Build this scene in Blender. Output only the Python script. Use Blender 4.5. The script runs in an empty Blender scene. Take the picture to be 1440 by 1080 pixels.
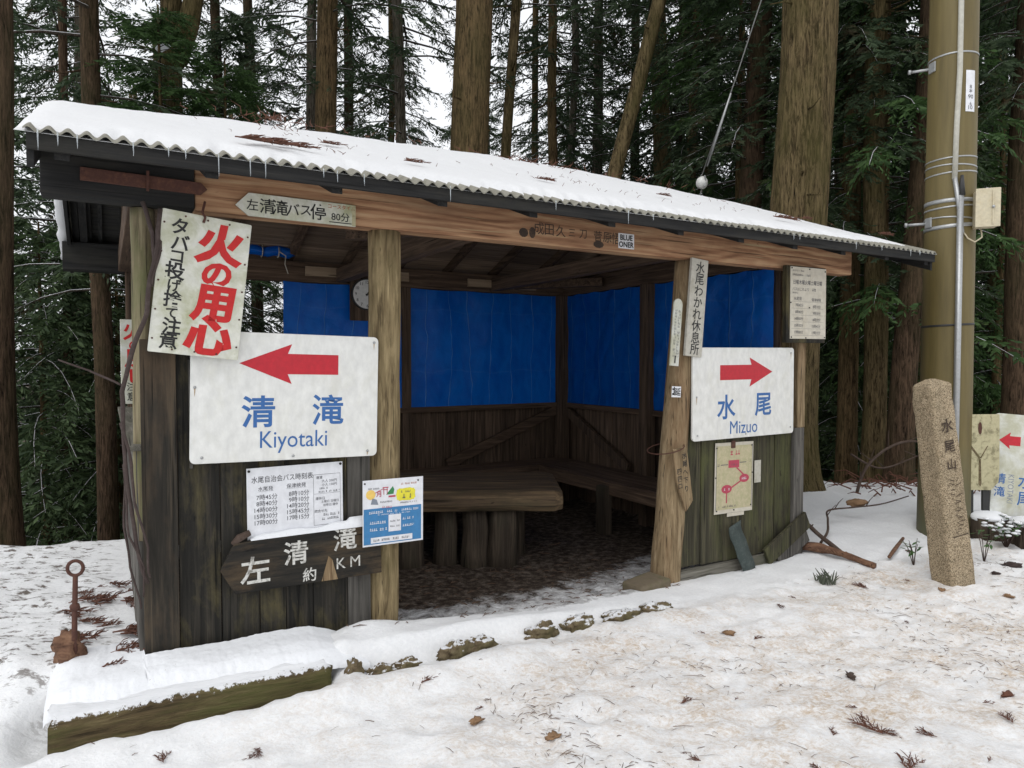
import bpy, bmesh, math, random
import numpy as np
from mathutils import Vector, Matrix, noise as mnoise

random.seed(11)
RNG = np.random.default_rng(7)
SC = bpy.context.scene
COL = SC.collection
R = math.radians

# ---------------------------------------------------------------- camera, sky, sun, exposure
cam = bpy.data.cameras.new('camera')
cam.sensor_width = 36.0
cam.lens = 24.5
cam.clip_start = 0.05
cam.clip_end = 3000
camo = bpy.data.objects.new('camera', cam)
COL.objects.link(camo)
camo.location = (0, 0, 1.5)
camo.rotation_euler = (R(90 - 1.99), 0, 0)
SC.camera = camo

SUN_EL, SUN_AZ = R(58), R(215)          # high soft sun behind cloud, over the left shoulder
world = bpy.data.worlds.new('World')
SC.world = world
world.use_nodes = True
wn = world.node_tree
wn.nodes.clear()
w_out = wn.nodes.new('ShaderNodeOutputWorld')
w_bg = wn.nodes.new('ShaderNodeBackground')
w_hs = wn.nodes.new('ShaderNodeHueSaturation')
w_sky = wn.nodes.new('ShaderNodeTexSky')
w_sky.sky_type = 'NISHITA'
w_sky.sun_disc = False
w_sky.sun_elevation = SUN_EL
w_sky.sun_rotation = SUN_AZ
w_sky.air_density = 1.0
w_sky.dust_density = 6.0
w_sky.ozone_density = 1.0
w_hs.inputs['Saturation'].default_value = 0.12     # overcast: the blue is gone
w_hs.inputs['Value'].default_value = 1.0
w_bg.inputs['Strength'].default_value = 0.15
w_mix = wn.nodes.new('ShaderNodeMix'); w_mix.data_type = 'RGBA'      # even white cloud cover over the clear sky
w_mix.inputs[0].default_value = 0.75
w_mix.inputs[7].default_value = (6.6, 6.75, 7.0, 1)
wn.links.new(w_sky.outputs[0], w_hs.inputs['Color'])
wn.links.new(w_hs.outputs[0], w_mix.inputs[6])
wn.links.new(w_mix.outputs[2], w_bg.inputs['Color'])
wn.links.new(w_bg.outputs[0], w_out.inputs['Surface'])

sun = bpy.data.lights.new('sun', 'SUN')
sun.energy = 0.5
sun.angle = R(25)
sun.color = (1.0, 0.97, 0.93)
suno = bpy.data.objects.new('sun', sun)
COL.objects.link(suno)
sd = Vector((math.sin(SUN_AZ) * math.cos(SUN_EL), math.cos(SUN_AZ) * math.cos(SUN_EL), math.sin(SUN_EL)))
suno.rotation_euler = (-sd).to_track_quat('-Z', 'Y').to_euler()

SC.view_settings.view_transform = 'Standard'
SC.view_settings.look = 'None'
SC.view_settings.exposure = 0.27
SC.view_settings.gamma = 1.0
SC.render.engine = 'CYCLES'
SC.cycles.max_bounces = 8
SC.cycles.diffuse_bounces = 4
SC.cycles.glossy_bounces = 3
SC.cycles.transmission_bounces = 6
SC.cycles.use_denoising = True

# ---------------------------------------------------------------- frame of the shelter: t along the front, s into it, z up
ANG = R(30.2)
CA, SA = math.cos(ANG), math.sin(ANG)
OX, OY = -0.7546, 3.9913
def L(t, s, z=0.0):
    return Vector((OX + t * CA - s * SA, OY + t * SA + s * CA, z))

# ---------------------------------------------------------------- numpy noise
def _hash(ix, iy, seed):
    h = (ix.astype(np.int64) * 374761393 + iy.astype(np.int64) * 668265263 + seed * 2147483647) & 0xFFFFFFFF
    h = ((h ^ (h >> 13)) * 1274126177) & 0xFFFFFFFF
    return ((h ^ (h >> 16)) & 0xFFFF) / 65535.0
def vnoise(x, y, seed=0):
    x = np.asarray(x, float); y = np.asarray(y, float)
    ix, iy = np.floor(x), np.floor(y)
    fx, fy = x - ix, y - iy
    fx = fx * fx * (3 - 2 * fx); fy = fy * fy * (3 - 2 * fy)
    a = _hash(ix, iy, seed); b = _hash(ix + 1, iy, seed)
    c = _hash(ix, iy + 1, seed); d = _hash(ix + 1, iy + 1, seed)
    return (a * (1 - fx) + b * fx) * (1 - fy) + (c * (1 - fx) + d * fx) * fy
def fbm(x, y, seed=0, oct=4):
    v = 0; a = 0.5; f = 1.0; n = 0
    for o in range(oct):
        v = v + a * vnoise(x * f, y * f, seed + o * 17); n += a; a *= 0.5; f *= 2.03
    return v / n * 2 - 1
def sstep(x, a, b):
    k = np.clip((np.asarray(x, float) - a) / (b - a), 0, 1)
    return k * k * (3 - 2 * k)

# ---------------------------------------------------------------- mesh builder
class MB:
    def __init__(self):
        self.v = []; self.f = []
    def add(self, vs, fs):
        o = len(self.v)
        self.v.extend([tuple(p) for p in vs]); self.f.extend([tuple(i + o for i in f) for f in fs])
        return self
    def box(self, x0, x1, y0, y1, z0, z1, jit=0.0, M=None):
        p = [(x, y, z) for z in (z0, z1) for y in (y0, y1) for x in (x0, x1)]
        if jit:
            p = [tuple(c + random.uniform(-jit, jit) for c in q) for q in p]
        if M is not None:
            p = [M @ Vector(q) for q in p]
        return self.add(p, [(0, 2, 3, 1), (4, 5, 7, 6), (0, 1, 5, 4), (2, 6, 7, 3), (0, 4, 6, 2), (1, 3, 7, 5)])
    def beam(self, a, b, w, h, up=(0, 0, 1), jit=0.0):
        """box from a to b, w across, h along up"""
        a, b = Vector(a), Vector(b)
        d = (b - a); ln = d.length; d.normalize()
        u = Vector(up); sd_ = d.cross(u).normalized(); u = sd_.cross(d).normalized()
        p = []
        for k in (0, ln):
            for j in (-h / 2, h / 2):
                for i in (-w / 2, w / 2):
                    q = a + d * k + u * j + sd_ * i
                    if jit: q = q + Vector([random.uniform(-jit, jit) for _ in range(3)])
                    p.append(q)
        return self.add(p, [(0, 2, 3, 1), (4, 5, 7, 6), (0, 1, 5, 4), (2, 6, 7, 3), (0, 4, 6, 2), (1, 3, 7, 5)])
    def tube(self, pts, rad, n=8, caps=True, rough=0.0, seed=0):
        pts = [Vector(p) for p in pts]
        if not hasattr(rad, '__len__'): rad = [rad] * len(pts)
        vs = []; fs = []
        ref = None
        for i, p in enumerate(pts):
            d = (pts[min(i + 1, len(pts) - 1)] - pts[max(i - 1, 0)]).normalized()
            if ref is None:
                ref = Vector((1, 0, 0)) if abs(d.x) < 0.8 else Vector((0, 1, 0))
            x = (ref - d * ref.dot(d)).normalized(); ref = x
            y = d.cross(x)
            for k in range(n):
                a = 2 * math.pi * k / n
                r = rad[i]
                if rough:
                    r *= 1 + rough * mnoise.noise(Vector((math.cos(a) * 2.1 + seed, math.sin(a) * 2.1, i * 0.35 + seed)))
                vs.append(p + (x * math.cos(a) + y * math.sin(a)) * r)
        for i in range(len(pts) - 1):
            for k in range(n):
                k2 = (k + 1) % n
                fs.append((i * n + k, i * n + k2, (i + 1) * n + k2, (i + 1) * n + k))
        if caps:
            fs.append(tuple(range(n - 1, -1, -1))); fs.append(tuple((len(pts) - 1) * n + k for k in range(n)))
        return self.add(vs, fs)
    def poly(self, pts, y=0.0):
        """flat polygon in the x-z plane facing -y"""
        return self.add([(p[0], y, p[1]) for p in pts], [tuple(range(len(pts)))])
    def prism(self, pts, y0, y1):
        """outline in x-z (counter-clockwise seen from -y), extruded y0 (front) to y1"""
        n = len(pts)
        vs = [(p[0], y0, p[1]) for p in pts] + [(p[0], y1, p[1]) for p in pts]
        fs = [tuple(range(n)), tuple(range(2 * n - 1, n - 1, -1))]
        for i in range(n):
            j = (i + 1) % n
            fs.append((j, i, n + i, n + j))
        return self.add(vs, fs)
    def blob(self, c, r, seed=0, n=10, amp=0.25, squash=(1, 1, 1)):
        vs = []; fs = []
        m = n * 2
        for i in range(n + 1):
            th = math.pi * i / n
            for k in range(m):
                ph = 2 * math.pi * k / m
                d = Vector((math.sin(th) * math.cos(ph), math.sin(th) * math.sin(ph), math.cos(th)))
                q = r * (1 + amp * mnoise.noise(d * 1.7 + Vector((seed * 3.1, seed, 0))) + amp * .5 * mnoise.noise(d * 4 + Vector((seed, 0, 9))))
                vs.append((c[0] + d.x * q * squash[0], c[1] + d.y * q * squash[1], c[2] + d.z * q * squash[2]))
        for i in range(n):
            for k in range(m):
                k2 = (k + 1) % m
                fs.append((i * m + k, (i + 1) * m + k, (i + 1) * m + k2, i * m + k2))
        return self.add(vs, fs)
    def build(self, name, mat, parent=None, smooth=False, bevel=0.0, label=None):
        me = bpy.data.meshes.new(name)
        me.from_pydata([tuple(p) for p in self.v], [], self.f)
        me.update()
        if smooth:
            me.polygons.foreach_set('use_smooth', [True] * len(me.polygons))
        me.materials.append(mat)
        o = bpy.data.objects.new(name, me)
        COL.objects.link(o)
        if parent is not None: o.parent = parent
        if bevel:
            b = o.modifiers.new('bevel', 'BEVEL'); b.width = bevel; b.segments = 2; b.limit_method = 'ANGLE'; b.angle_limit = R(40)
        if label: o['label'] = label
        return o

def tag(o, label=None, cat=None, group=None, kind=None):
    if label: o['label'] = label
    if cat: o['category'] = cat
    if group: o['group'] = group
    if kind: o['kind'] = kind
    return o
def thing(name, label, cat, loc=(0, 0, 0), rot=(0, 0, 0), group=None):
    o = bpy.data.objects.new(name, None)
    o.empty_display_size = 0.1
    COL.objects.link(o)
    o.location = loc; o.rotation_euler = rot
    return tag(o, label, cat, group)

# ---------------------------------------------------------------- materials
def new_mat(name):
    m = bpy.data.materials.new(name); m.use_nodes = True
    nt = m.node_tree
    return m, nt, nt.nodes, nt.links, nt.nodes['Principled BSDF']
def N_(nt, t, **kw):
    n = nt.nodes.new(t)
    for k, v in kw.items(): setattr(n, k, v)
    return n
def ramp(nt, stops, fac, interp='LINEAR'):
    r = nt.nodes.new('ShaderNodeValToRGB')
    r.color_ramp.interpolation = interp
    els = r.color_ramp.elements
    while len(els) < len(stops): els.new(0.5)
    for e, (p, c) in zip(els, stops):
        e.position = p; e.color = (*c, 1) if len(c) == 3 else c
    nt.links.new(fac, r.inputs['Fac'])
    return r.outputs['Color']
def noise_tex(nt, vec, scale, detail=6, rough=0.6, dist=0.0):
    n = nt.nodes.new('ShaderNodeTexNoise')
    n.inputs['Scale'].default_value = scale; n.inputs['Detail'].default_value = detail
    n.inputs['Roughness'].default_value = rough; n.inputs['Distortion'].default_value = dist
    nt.links.new(vec, n.inputs['Vector'])
    return n.outputs['Fac']
def mixc(nt, fac, a, b, mode='MIX'):
    m = nt.nodes.new('ShaderNodeMix'); m.data_type = 'RGBA'; m.blend_type = mode
    for v, i in ((fac, 0), (a, 6), (b, 7)):
        if isinstance(v, (int, float)): m.inputs[i].default_value = v
        elif isinstance(v, tuple): m.inputs[i].default_value = (*v, 1)
        else: nt.links.new(v, m.inputs[i])
    return m.outputs[2]
def mapping(nt, vec, scale):
    m = nt.nodes.new('ShaderNodeMapping'); m.inputs['Scale'].default_value = scale
    nt.links.new(vec, m.inputs['Vector'])
    return m.outputs[0]
def bump(nt, b, h, strength, dist=0.01):
    n = nt.nodes.new('ShaderNodeBump'); n.inputs['Strength'].default_value = strength; n.inputs['Distance'].default_value = dist
    nt.links.new(h, n.inputs['Height']); nt.links.new(n.outputs[0], b.inputs['Normal'])
def math_(nt, op, a, b=None):
    m = nt.nodes.new('ShaderNodeMath'); m.operation = op
    for i, v in enumerate((a, b)):
        if v is None: continue
        if isinstance(v, (int, float)): m.inputs[i].default_value = v
        else: nt.links.new(v, m.inputs[i])
    return m.outputs[0]

def wood(name, cols, axis='z', fine=30, stretch=0.05, rough=0.85, blotch=None, blotch_amt=0.5, blotch_sc=3.0, island=0.5, bumps=0.5, rings=False, snow=0.0):
    m, nt, nd, lk, b = new_mat(name)
    tc = N_(nt, 'ShaderNodeTexCoord')
    geo = N_(nt, 'ShaderNodeNewGeometry')
    off = N_(nt, 'ShaderNodeVectorMath', operation='MULTIPLY')
    off.inputs[1].default_value = (7.3, 5.1, 9.7)
    lk.new(geo.outputs['Random Per Island'], off.inputs[0])
    add = N_(nt, 'ShaderNodeVectorMath', operation='ADD')
    lk.new(tc.outputs['Object'], add.inputs[0]); lk.new(off.outputs[0], add.inputs[1])
    sc = {'x': (stretch, 1, 1), 'y': (1, stretch, 1), 'z': (1, 1, stretch)}[axis]
    v = mapping(nt, add.outputs[0], sc)
    f1 = noise_tex(nt, v, fine, 8, 0.65, 0.6)
    if rings:
        w = N_(nt, 'ShaderNodeTexWave', wave_type='BANDS', bands_direction='Z')
        w.inputs['Scale'].default_value = 5; w.inputs['Distortion'].default_value = 16; w.inputs['Detail'].default_value = 2.5
        w.inputs['Detail Scale'].default_value = 0.8
        lk.new(mapping(nt, add.outputs[0], (0.22, 1, 1)), w.inputs['Vector'])
        f1m = math_(nt, 'ADD', math_(nt, 'MULTIPLY', f1, 0.84), math_(nt, 'MULTIPLY', w.outputs['Fac'], 0.16))
    else:
        f1m = f1
    n = len(cols)
    col = ramp(nt, [(0.28 + 0.44 * i / (n - 1), c) for i, c in enumerate(cols)], f1m)
    if island:
        k = math_(nt, 'ADD', math_(nt, 'MULTIPLY', geo.outputs['Random Per Island'], island), 1 - island * 0.6)
        hs = N_(nt, 'ShaderNodeHueSaturation'); lk.new(k, hs.inputs['Value']); lk.new(col, hs.inputs['Color']); col = hs.outputs[0]
    if blotch:
        bl = mapping(nt, add.outputs[0], {'x': (.35, 1, 1), 'y': (1, .35, 1), 'z': (1, 1, .35)}[axis])
        f2 = noise_tex(nt, bl, blotch_sc, 6, 0.7, 0.3)
        fac = ramp(nt, [(0.48, (0, 0, 0)), (0.66, (blotch_amt,) * 3)], f2)
        col = mixc(nt, fac, col, blotch)
    # drying cracks along the grain
    sc2 = {'x': (stretch * .5, 1, 1), 'y': (1, stretch * .5, 1), 'z': (1, 1, stretch * .5)}[axis]
    f4 = noise_tex(nt, mapping(nt, add.outputs[0], sc2), fine * 1.9, 4, 0.55, 0.3)
    col = mixc(nt, ramp(nt, [(0.33, (0.8,) * 3), (0.40, (0, 0, 0))], f4), col, tuple(c * 0.35 for c in cols[0]))
    col = mixc(nt, ramp(nt, [(0.62, (0, 0, 0)), (0.70, (0.35,) * 3)], f4), col, tuple(min(.6, c * 1.5) for c in cols[-1]))
    # knots and pits
    f3 = noise_tex(nt, mapping(nt, add.outputs[0], {'x': (.4, 1, 1), 'y': (1, .4, 1), 'z': (1, 1, .4)}[axis]), 22, 3, 0.5)
    col = mixc(nt, ramp(nt, [(0.70, (0, 0, 0)), (0.78, (0.75, 0.75, 0.75))], f3), col, tuple(c * 0.25 for c in cols[0]))
    if snow:
        sep = N_(nt, 'ShaderNodeSeparateXYZ'); lk.new(geo.outputs['Normal'], sep.inputs[0])
        f = math_(nt, 'ADD', sep.outputs[2], math_(nt, 'MULTIPLY', noise_tex(nt, tc.outputs['Object'], 3.0, 4), 0.8))
        col = mixc(nt, ramp(nt, [(1.05 - snow * .4, (0, 0, 0)), (1.12 - snow * .4, (1, 1, 1))], f), col, (0.8, 0.81, 0.84))
    lk.new(col, b.inputs['Base Color'])
    b.inputs['Roughness'].default_value = rough
    b.inputs['Specular IOR Level'].default_value = 0.25
    bump(nt, b, f1, bumps, 0.006)
    return m

def plain(name, col, rough=0.6, grime=None, amt=0.5, sc=8.0, spec=0.4, metal=0.0, bumps=0.0, streak=1.0, lo=0.5, hi=0.72):
    m, nt, nd, lk, b = new_mat(name)
    tc = N_(nt, 'ShaderNodeTexCoord')
    v = mapping(nt, tc.outputs['Object'], (1, 1, streak))
    f = noise_tex(nt, v, sc, 8, 0.68, 0.4)
    c = ramp(nt, [(0.3, tuple(x * 0.86 for x in col)), (0.7, tuple(min(1, x * 1.08) for x in col))], noise_tex(nt, v, sc * 3.1, 6, 0.6))
    if grime:
        c = mixc(nt, ramp(nt, [(lo, (0, 0, 0)), (hi, (amt,) * 3)], f), c, grime)
    lk.new(c, b.inputs['Base Color'])
    b.inputs['Roughness'].default_value = rough
    b.inputs['Specular IOR Level'].default_value = spec
    b.inputs['Metallic'].default_value = metal
    if bumps: bump(nt, b, f, bumps, 0.01)
    return m

M = {}
M['beam'] = wood('beam_wood', [(.17, .082, .045), (.34, .18, .10), (.48, .29, .165), (.56, .38, .23)], 'x', 26, .05, island=.2, rings=True, blotch=(.10, .055, .035), blotch_amt=.5, blotch_sc=1.8)
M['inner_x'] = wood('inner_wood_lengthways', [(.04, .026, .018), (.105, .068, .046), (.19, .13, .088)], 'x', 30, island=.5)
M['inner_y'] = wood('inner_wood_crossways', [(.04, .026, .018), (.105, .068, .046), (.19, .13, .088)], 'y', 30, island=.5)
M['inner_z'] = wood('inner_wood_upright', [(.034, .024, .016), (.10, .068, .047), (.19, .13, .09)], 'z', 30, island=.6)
M['sheath'] = wood('roof_sheathing', [(.12, .085, .06), (.22, .16, .115), (.30, .225, .165)], 'x', 26, island=.6)
M['pale_plank'] = wood('pale_plank', [(.20, .14, .09), (.32, .235, .16), (.40, .31, .22)], 'x', 26, island=.2)
M['post'] = wood('weathered_post', [(.05, .034, .017), (.175, .13, .068), (.28, .215, .115), (.38, .30, .175)], 'z', 34, .10, blotch=(.11, .09, .038), blotch_amt=.7, blotch_sc=3.5, island=.1, bumps=.9)
M['post_red'] = wood('brown_post', [(.07, .045, .025), (.19, .135, .075), (.29, .215, .125), (.38, .30, .19)], 'z', 32, .09, blotch=(.19, .105, .055), blotch_amt=.5, blotch_sc=3, island=.1, bumps=.9)
M['post_lichen'] = wood('lichen_post', [(.08, .065, .04), (.20, .165, .10), (.31, .27, .17)], 'z', 24, .08, blotch=(.13, .15, .06), blotch_amt=.7, blotch_sc=5, island=.1, bumps=.9)
M['black_z'] = wood('charred_boards', [(.010, .010, .009), (.026, .024, .020), (.06, .052, .04)], 'z', 34, .05, blotch=(.11, .092, .042), blotch_amt=.8, blotch_sc=4.5, island=.7, bumps=.6)
M['corner_board'] = wood('worn_corner_board', [(.014, .013, .011), (.034, .03, .024), (.085, .066, .045)], 'z', 30, .05, blotch=(.12, .08, .048), blotch_amt=.5, blotch_sc=2.6, island=.3, bumps=.6)
M['black_x'] = wood('black_painted_timber', [(.012, .012, .012), (.022, .022, .022), (.04, .038, .034)], 'x', 30, .05, blotch=(.05, .047, .035), blotch_amt=.4, island=.3, bumps=.4)
M['black_y'] = wood('black_painted_rafter', [(.012, .012, .012), (.022, .022, .022), (.04, .038, .034)], 'y', 30, .05, island=.3, bumps=.4)
M['green_board'] = wood('mossy_boards', [(.022, .021, .015), (.055, .05, .032), (.11, .10, .06)], 'z', 32, .05, blotch=(.085, .09, .035), blotch_amt=.8, blotch_sc=4, island=.6, bumps=.6)
M['grey_board'] = wood('grey_weathered_boards', [(.05, .047, .043), (.12, .112, .10), (.21, .195, .175)], 'z', 34, .05, blotch=(.06, .058, .05), island=.5, bumps=.6)
M['grey_x'] = wood('grey_weathered_rail', [(.06, .055, .045), (.15, .14, .115), (.25, .235, .20)], 'x', 30, .05, blotch=(.09, .10, .06), island=.3)
M['grey_y'] = wood('grey_weathered_sill', [(.06, .055, .045), (.15, .14, .115), (.25, .235, .20)], 'y', 30, .05, blotch=(.09, .10, .06), island=.3)
M['slab'] = wood('table_slab', [(.035, .024, .015), (.10, .068, .042), (.24, .165, .09)], 'x', 20, .06, blotch=(.04, .04, .022), blotch_sc=4, island=.1, bumps=.9)
M['stump'] = wood('stump_wood', [(.016, .012, .009), (.055, .042, .03), (.125, .095, .07)], 'z', 22, .06, blotch=(.04, .045, .025), island=.5, bumps=1.0)
M['bare_log'] = wood('bare_broken_log', [(.06, .03, .02), (.15, .08, .05), (.26, .15, .09)], 'x', 24, .05, island=.1, bumps=1.0)
M['twig'] = plain('twig_bark', (.075, .05, .038), .9, (.14, .11, .09), .6, 14, bumps=.5)
M['sprig'] = plain('dead_cedar_sprig', (.13, .055, .035), .9, (.07, .04, .03), .6, 20)
M['litter'] = plain('needle_litter', (.14, .085, .055), .9, (.05, .04, .03), .8, 9)
M['vine'] = plain('vine_bark', (.055, .038, .034), .85, (.11, .085, .075), .6, 22, bumps=.6)
M['rust'] = plain('rusty_iron', (.085, .036, .026), .8, (.16, .07, .04), .7, 30, bumps=.6)
M['white_sign'] = plain('white_enamel_sign', (.74, .74, .71), .35, (.60, .59, .50), .45, 7, .5, streak=.6)
M['old_sign'] = plain('grimy_white_sign', (.66, .66, .59), .5, (.34, .35, .19), .85, 6, .4, lo=.42, hi=.68)
M['lichen_sign'] = plain('lichen_grown_sign', (.66, .67, .63), .6, (.42, .41, .28), .8, 5, .3, lo=.38, hi=.6)
M['grey_sign'] = plain('weathered_white_board', (.50, .48, .42), .7, (.30, .27, .19), .7, 12, .2)
M['paper'] = plain('laminated_paper', (.74, .75, .78), .35, (.66, .67, .70), .6, 6, .5)
M['cream_paper'] = plain('cream_paper', (.60, .56, .47), .7, (.45, .40, .30), .6, 6, .2)
M['red'] = plain('sign_red', (.50, .016, .03), .4, (.40, .02, .03), .5, 12)
M['brush_red'] = plain('brush_red', (.52, .012, .012), .5, (.42, .02, .02), .6, 16)
M['blue'] = plain('sign_blue', (.035, .13, .36), .4, (.05, .15, .36), .5, 12)
M['ink'] = plain('black_ink', (.012, .012, .012), .5)
M['grey_ink'] = plain('grey_print', (.10, .10, .11), .6)
M['faded_ink'] = plain('faded_brush_ink', (.045, .03, .022), .8, (.13, .08, .05), .7, 30)
M['orange_ink'] = plain('orange_paint', (.38, .11, .04), .6)
M['chalk'] = plain('flaking_white_paint', (.62, .61, .57), .7, (.12, .11, .09), .8, 26, lo=.5, hi=.62)
M['poster_blue'] = plain('poster_blue', (.045, .20, .42), .4)
M['yellow'] = plain('poster_yellow', (.75, .68, .05), .4)
M['sun_yellow'] = plain('poster_sun', (.80, .55, .14), .4)
M['poster_green'] = plain('poster_green', (.04, .22, .08), .4)
M['poster_grey'] = plain('poster_grey', (.22, .25, .30), .4)
M['map_green'] = plain('map_print', (.52, .46, .30), .6, (.40, .38, .22), .85, 22, lo=.42, hi=.6)
M['map_red'] = plain('map_red', (.45, .06, .10), .6)
M['yellow_plate'] = plain('yellowed_plate', (.46, .42, .26), .55, (.20, .18, .10), .9, 14, lo=.5, hi=.62)
M['steel'] = plain('galvanised_steel', (.42, .43, .43), .45, (.28, .28, .27), .5, 20, .5, .6)
M['cream_metal'] = plain('cream_painted_steel', (.56, .50, .36), .5, (.42, .34, .20), .6, 14)
M['conduit'] = plain('grey_conduit', (.48, .47, .41), .55, (.33, .31, .24), .5, 10)
M['dark_metal'] = plain('dark_metal', (.03, .03, .03), .5)
M['green_strip'] = plain('green_painted_strip', (.045, .062, .058), .55, (.13, .15, .14), .7, 30)
M['concrete'] = plain('mossy_concrete', (.16, .13, .09), .9, (.10, .10, .045), .8, 9, .2, bumps=.8)
def dusted(name, c0, c1, c2, thr, sc=30, axis=None, moss=(.085, .092, .03)):
    """stone or wood with snow grains settled on whatever faces up"""
    m, nt, nd, lk, b = new_mat(name)
    tc = N_(nt, 'ShaderNodeTexCoord'); geo = N_(nt, 'ShaderNodeNewGeometry')
    v = mapping(nt, tc.outputs['Object'], (.12, 1, 1)) if axis else tc.outputs['Object']
    f = noise_tex(nt, v, sc, 8, .7, .4)
    c = ramp(nt, [(.32, c0), (.5, c1), (.68, c2)], f)
    c = mixc(nt, ramp(nt, [(.45, (0, 0, 0)), (.62, (.8,) * 3)], noise_tex(nt, v, 7, 7, .7)), c, moss)
    sep = N_(nt, 'ShaderNodeSeparateXYZ'); lk.new(geo.outputs['Normal'], sep.inputs[0])
    k = math_(nt, 'ADD', sep.outputs[2], math_(nt, 'MULTIPLY', math_(nt, 'SUBTRACT', noise_tex(nt, tc.outputs['Object'], 38, 6, .75), .5), 1.6))
    c = mixc(nt, ramp(nt, [(thr, (0, 0, 0)), (thr + .1, (1, 1, 1))], k), c, (.78, .79, .81))
    lk.new(c, b.inputs['Base Color']); b.inputs['Roughness'].default_value = .95; b.inputs['Specular IOR Level'].default_value = .15
    bump(nt, b, f, 1.0, .02)
    return m
M['brown_stone'] = dusted('brown_edging_stone', (.07, .052, .03), (.17, .13, .08), (.28, .225, .14), .74, moss=(.13, .115, .055))
M['log'] = dusted('mossy_log', (.04, .03, .017), (.115, .085, .045), (.20, .16, .085), .50, 26, 'x')
M['roof_sheet'] = plain('cement_corrugated_sheet', (.27, .26, .22), .85, (.13, .12, .09), .7, 14, .2, bumps=.5)
M['ceramic'] = plain('white_ceramic', (.70, .70, .67), .3, (.45, .44, .40), .5, 20)
M['cable'] = plain('steel_cable', (.20, .20, .19), .5)
M['cord'] = plain('pale_cord', (.45, .42, .36), .8)
M['leaf_dry'] = plain('dry_leaf', (.25, .15, .08), .8, (.14, .08, .04), .7, 30)
M['leaf_green'] = plain('evergreen_leaf', (.05, .12, .03), .45, (.09, .16, .04), .7, 12)
M['clock_face'] = plain('clock_face', (.72, .72, .70), .35)

def pole_mat():
    m, nt, nd, lk, b = new_mat('olive_painted_pole')
    tc = N_(nt, 'ShaderNodeTexCoord')
    sep = N_(nt, 'ShaderNodeSeparateXYZ'); lk.new(tc.outputs['Object'], sep.inputs[0])
    f = noise_tex(nt, mapping(nt, tc.outputs['Object'], (1, 1, .08)), 14, 7, .65)
    c = ramp(nt, [(.3, (.095, .071, .022)), (.5, (.128, .097, .031)), (.7, (.155, .12, .042))], f)
    # algae on the lower third of the pole
    h = math_(nt, 'ADD', sep.outputs[2], math_(nt, 'MULTIPLY', noise_tex(nt, tc.outputs['Object'], 4, 5), .9))
    c = mixc(nt, ramp(nt, [(.0, (1, 1, 1)), (.22, (0, 0, 0))], math_(nt, 'MULTIPLY', h, .16)), c, (.075, .085, .05))
    lk.new(c, b.inputs['Base Color']); b.inputs['Roughness'].default_value = .6
    bump(nt, b, f, .25, .004)
    return m
M['pole'] = pole_mat()

def granite():
    m, nt, nd, lk, b = new_mat('brown_granite')
    tc = N_(nt, 'ShaderNodeTexCoord')
    v = N_(nt, 'ShaderNodeTexVoronoi'); v.inputs['Scale'].default_value = 190; lk.new(tc.outputs['Object'], v.inputs['Vector'])
    sepc = N_(nt, 'ShaderNodeSeparateColor'); lk.new(v.outputs['Color'], sepc.inputs[0])
    c = ramp(nt, [(.0, (.08, .062, .042)), (.3, (.27, .21, .135)), (.65, (.38, .30, .20)), (1, (.52, .43, .30))], sepc.outputs[0])
    f = noise_tex(nt, tc.outputs['Object'], 4, 7, .7)
    c = mixc(nt, ramp(nt, [(.45, (0, 0, 0)), (.7, (.5,) * 3)], f), c, (.15, .125, .08))
    lk.new(c, b.inputs['Base Color']); b.inputs['Roughness'].default_value = .9; b.inputs['Specular IOR Level'].default_value = .2
    f2 = noise_tex(nt, tc.outputs['Object'], 60, 5, .7)
    bump(nt, b, f2, .9, .008)
    return m
M['granite'] = granite()

def snow_mat(name, tint=(.80, .815, .84)):
    m, nt, nd, lk, b = new_mat(name)
    tc = N_(nt, 'ShaderNodeTexCoord')
    f = noise_tex(nt, tc.outputs['Object'], 55, 6, .65)
    c = ramp(nt, [(.3, tuple(x * .95 for x in tint)), (.7, tint)], f)
    sp = noise_tex(nt, tc.outputs['Object'], 90, 2, .5)
    c = mixc(nt, ramp(nt, [(.73, (0, 0, 0)), (.78, (.6,) * 3)], sp), c, (.30, .24, .18))
    lk.new(c, b.inputs['Base Color']); b.inputs['Roughness'].default_value = .9; b.inputs['Specular IOR Level'].default_value = .15
    bump(nt, b, f, .35, .012)
    return m
M['snow'] = snow_mat('settled_snow')
M['roof_snow'] = snow_mat('thin_old_snow', (.72, .725, .735))

def ice():
    m, nt, nd, lk, b = new_mat('clear_ice')
    b.inputs['Base Color'].default_value = (.85, .9, .93, 1); b.inputs['Roughness'].default_value = .08
    b.inputs['IOR'].default_value = 1.31; b.inputs['Transmission Weight'].default_value = .7
    return m
M['ice'] = ice()

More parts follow.
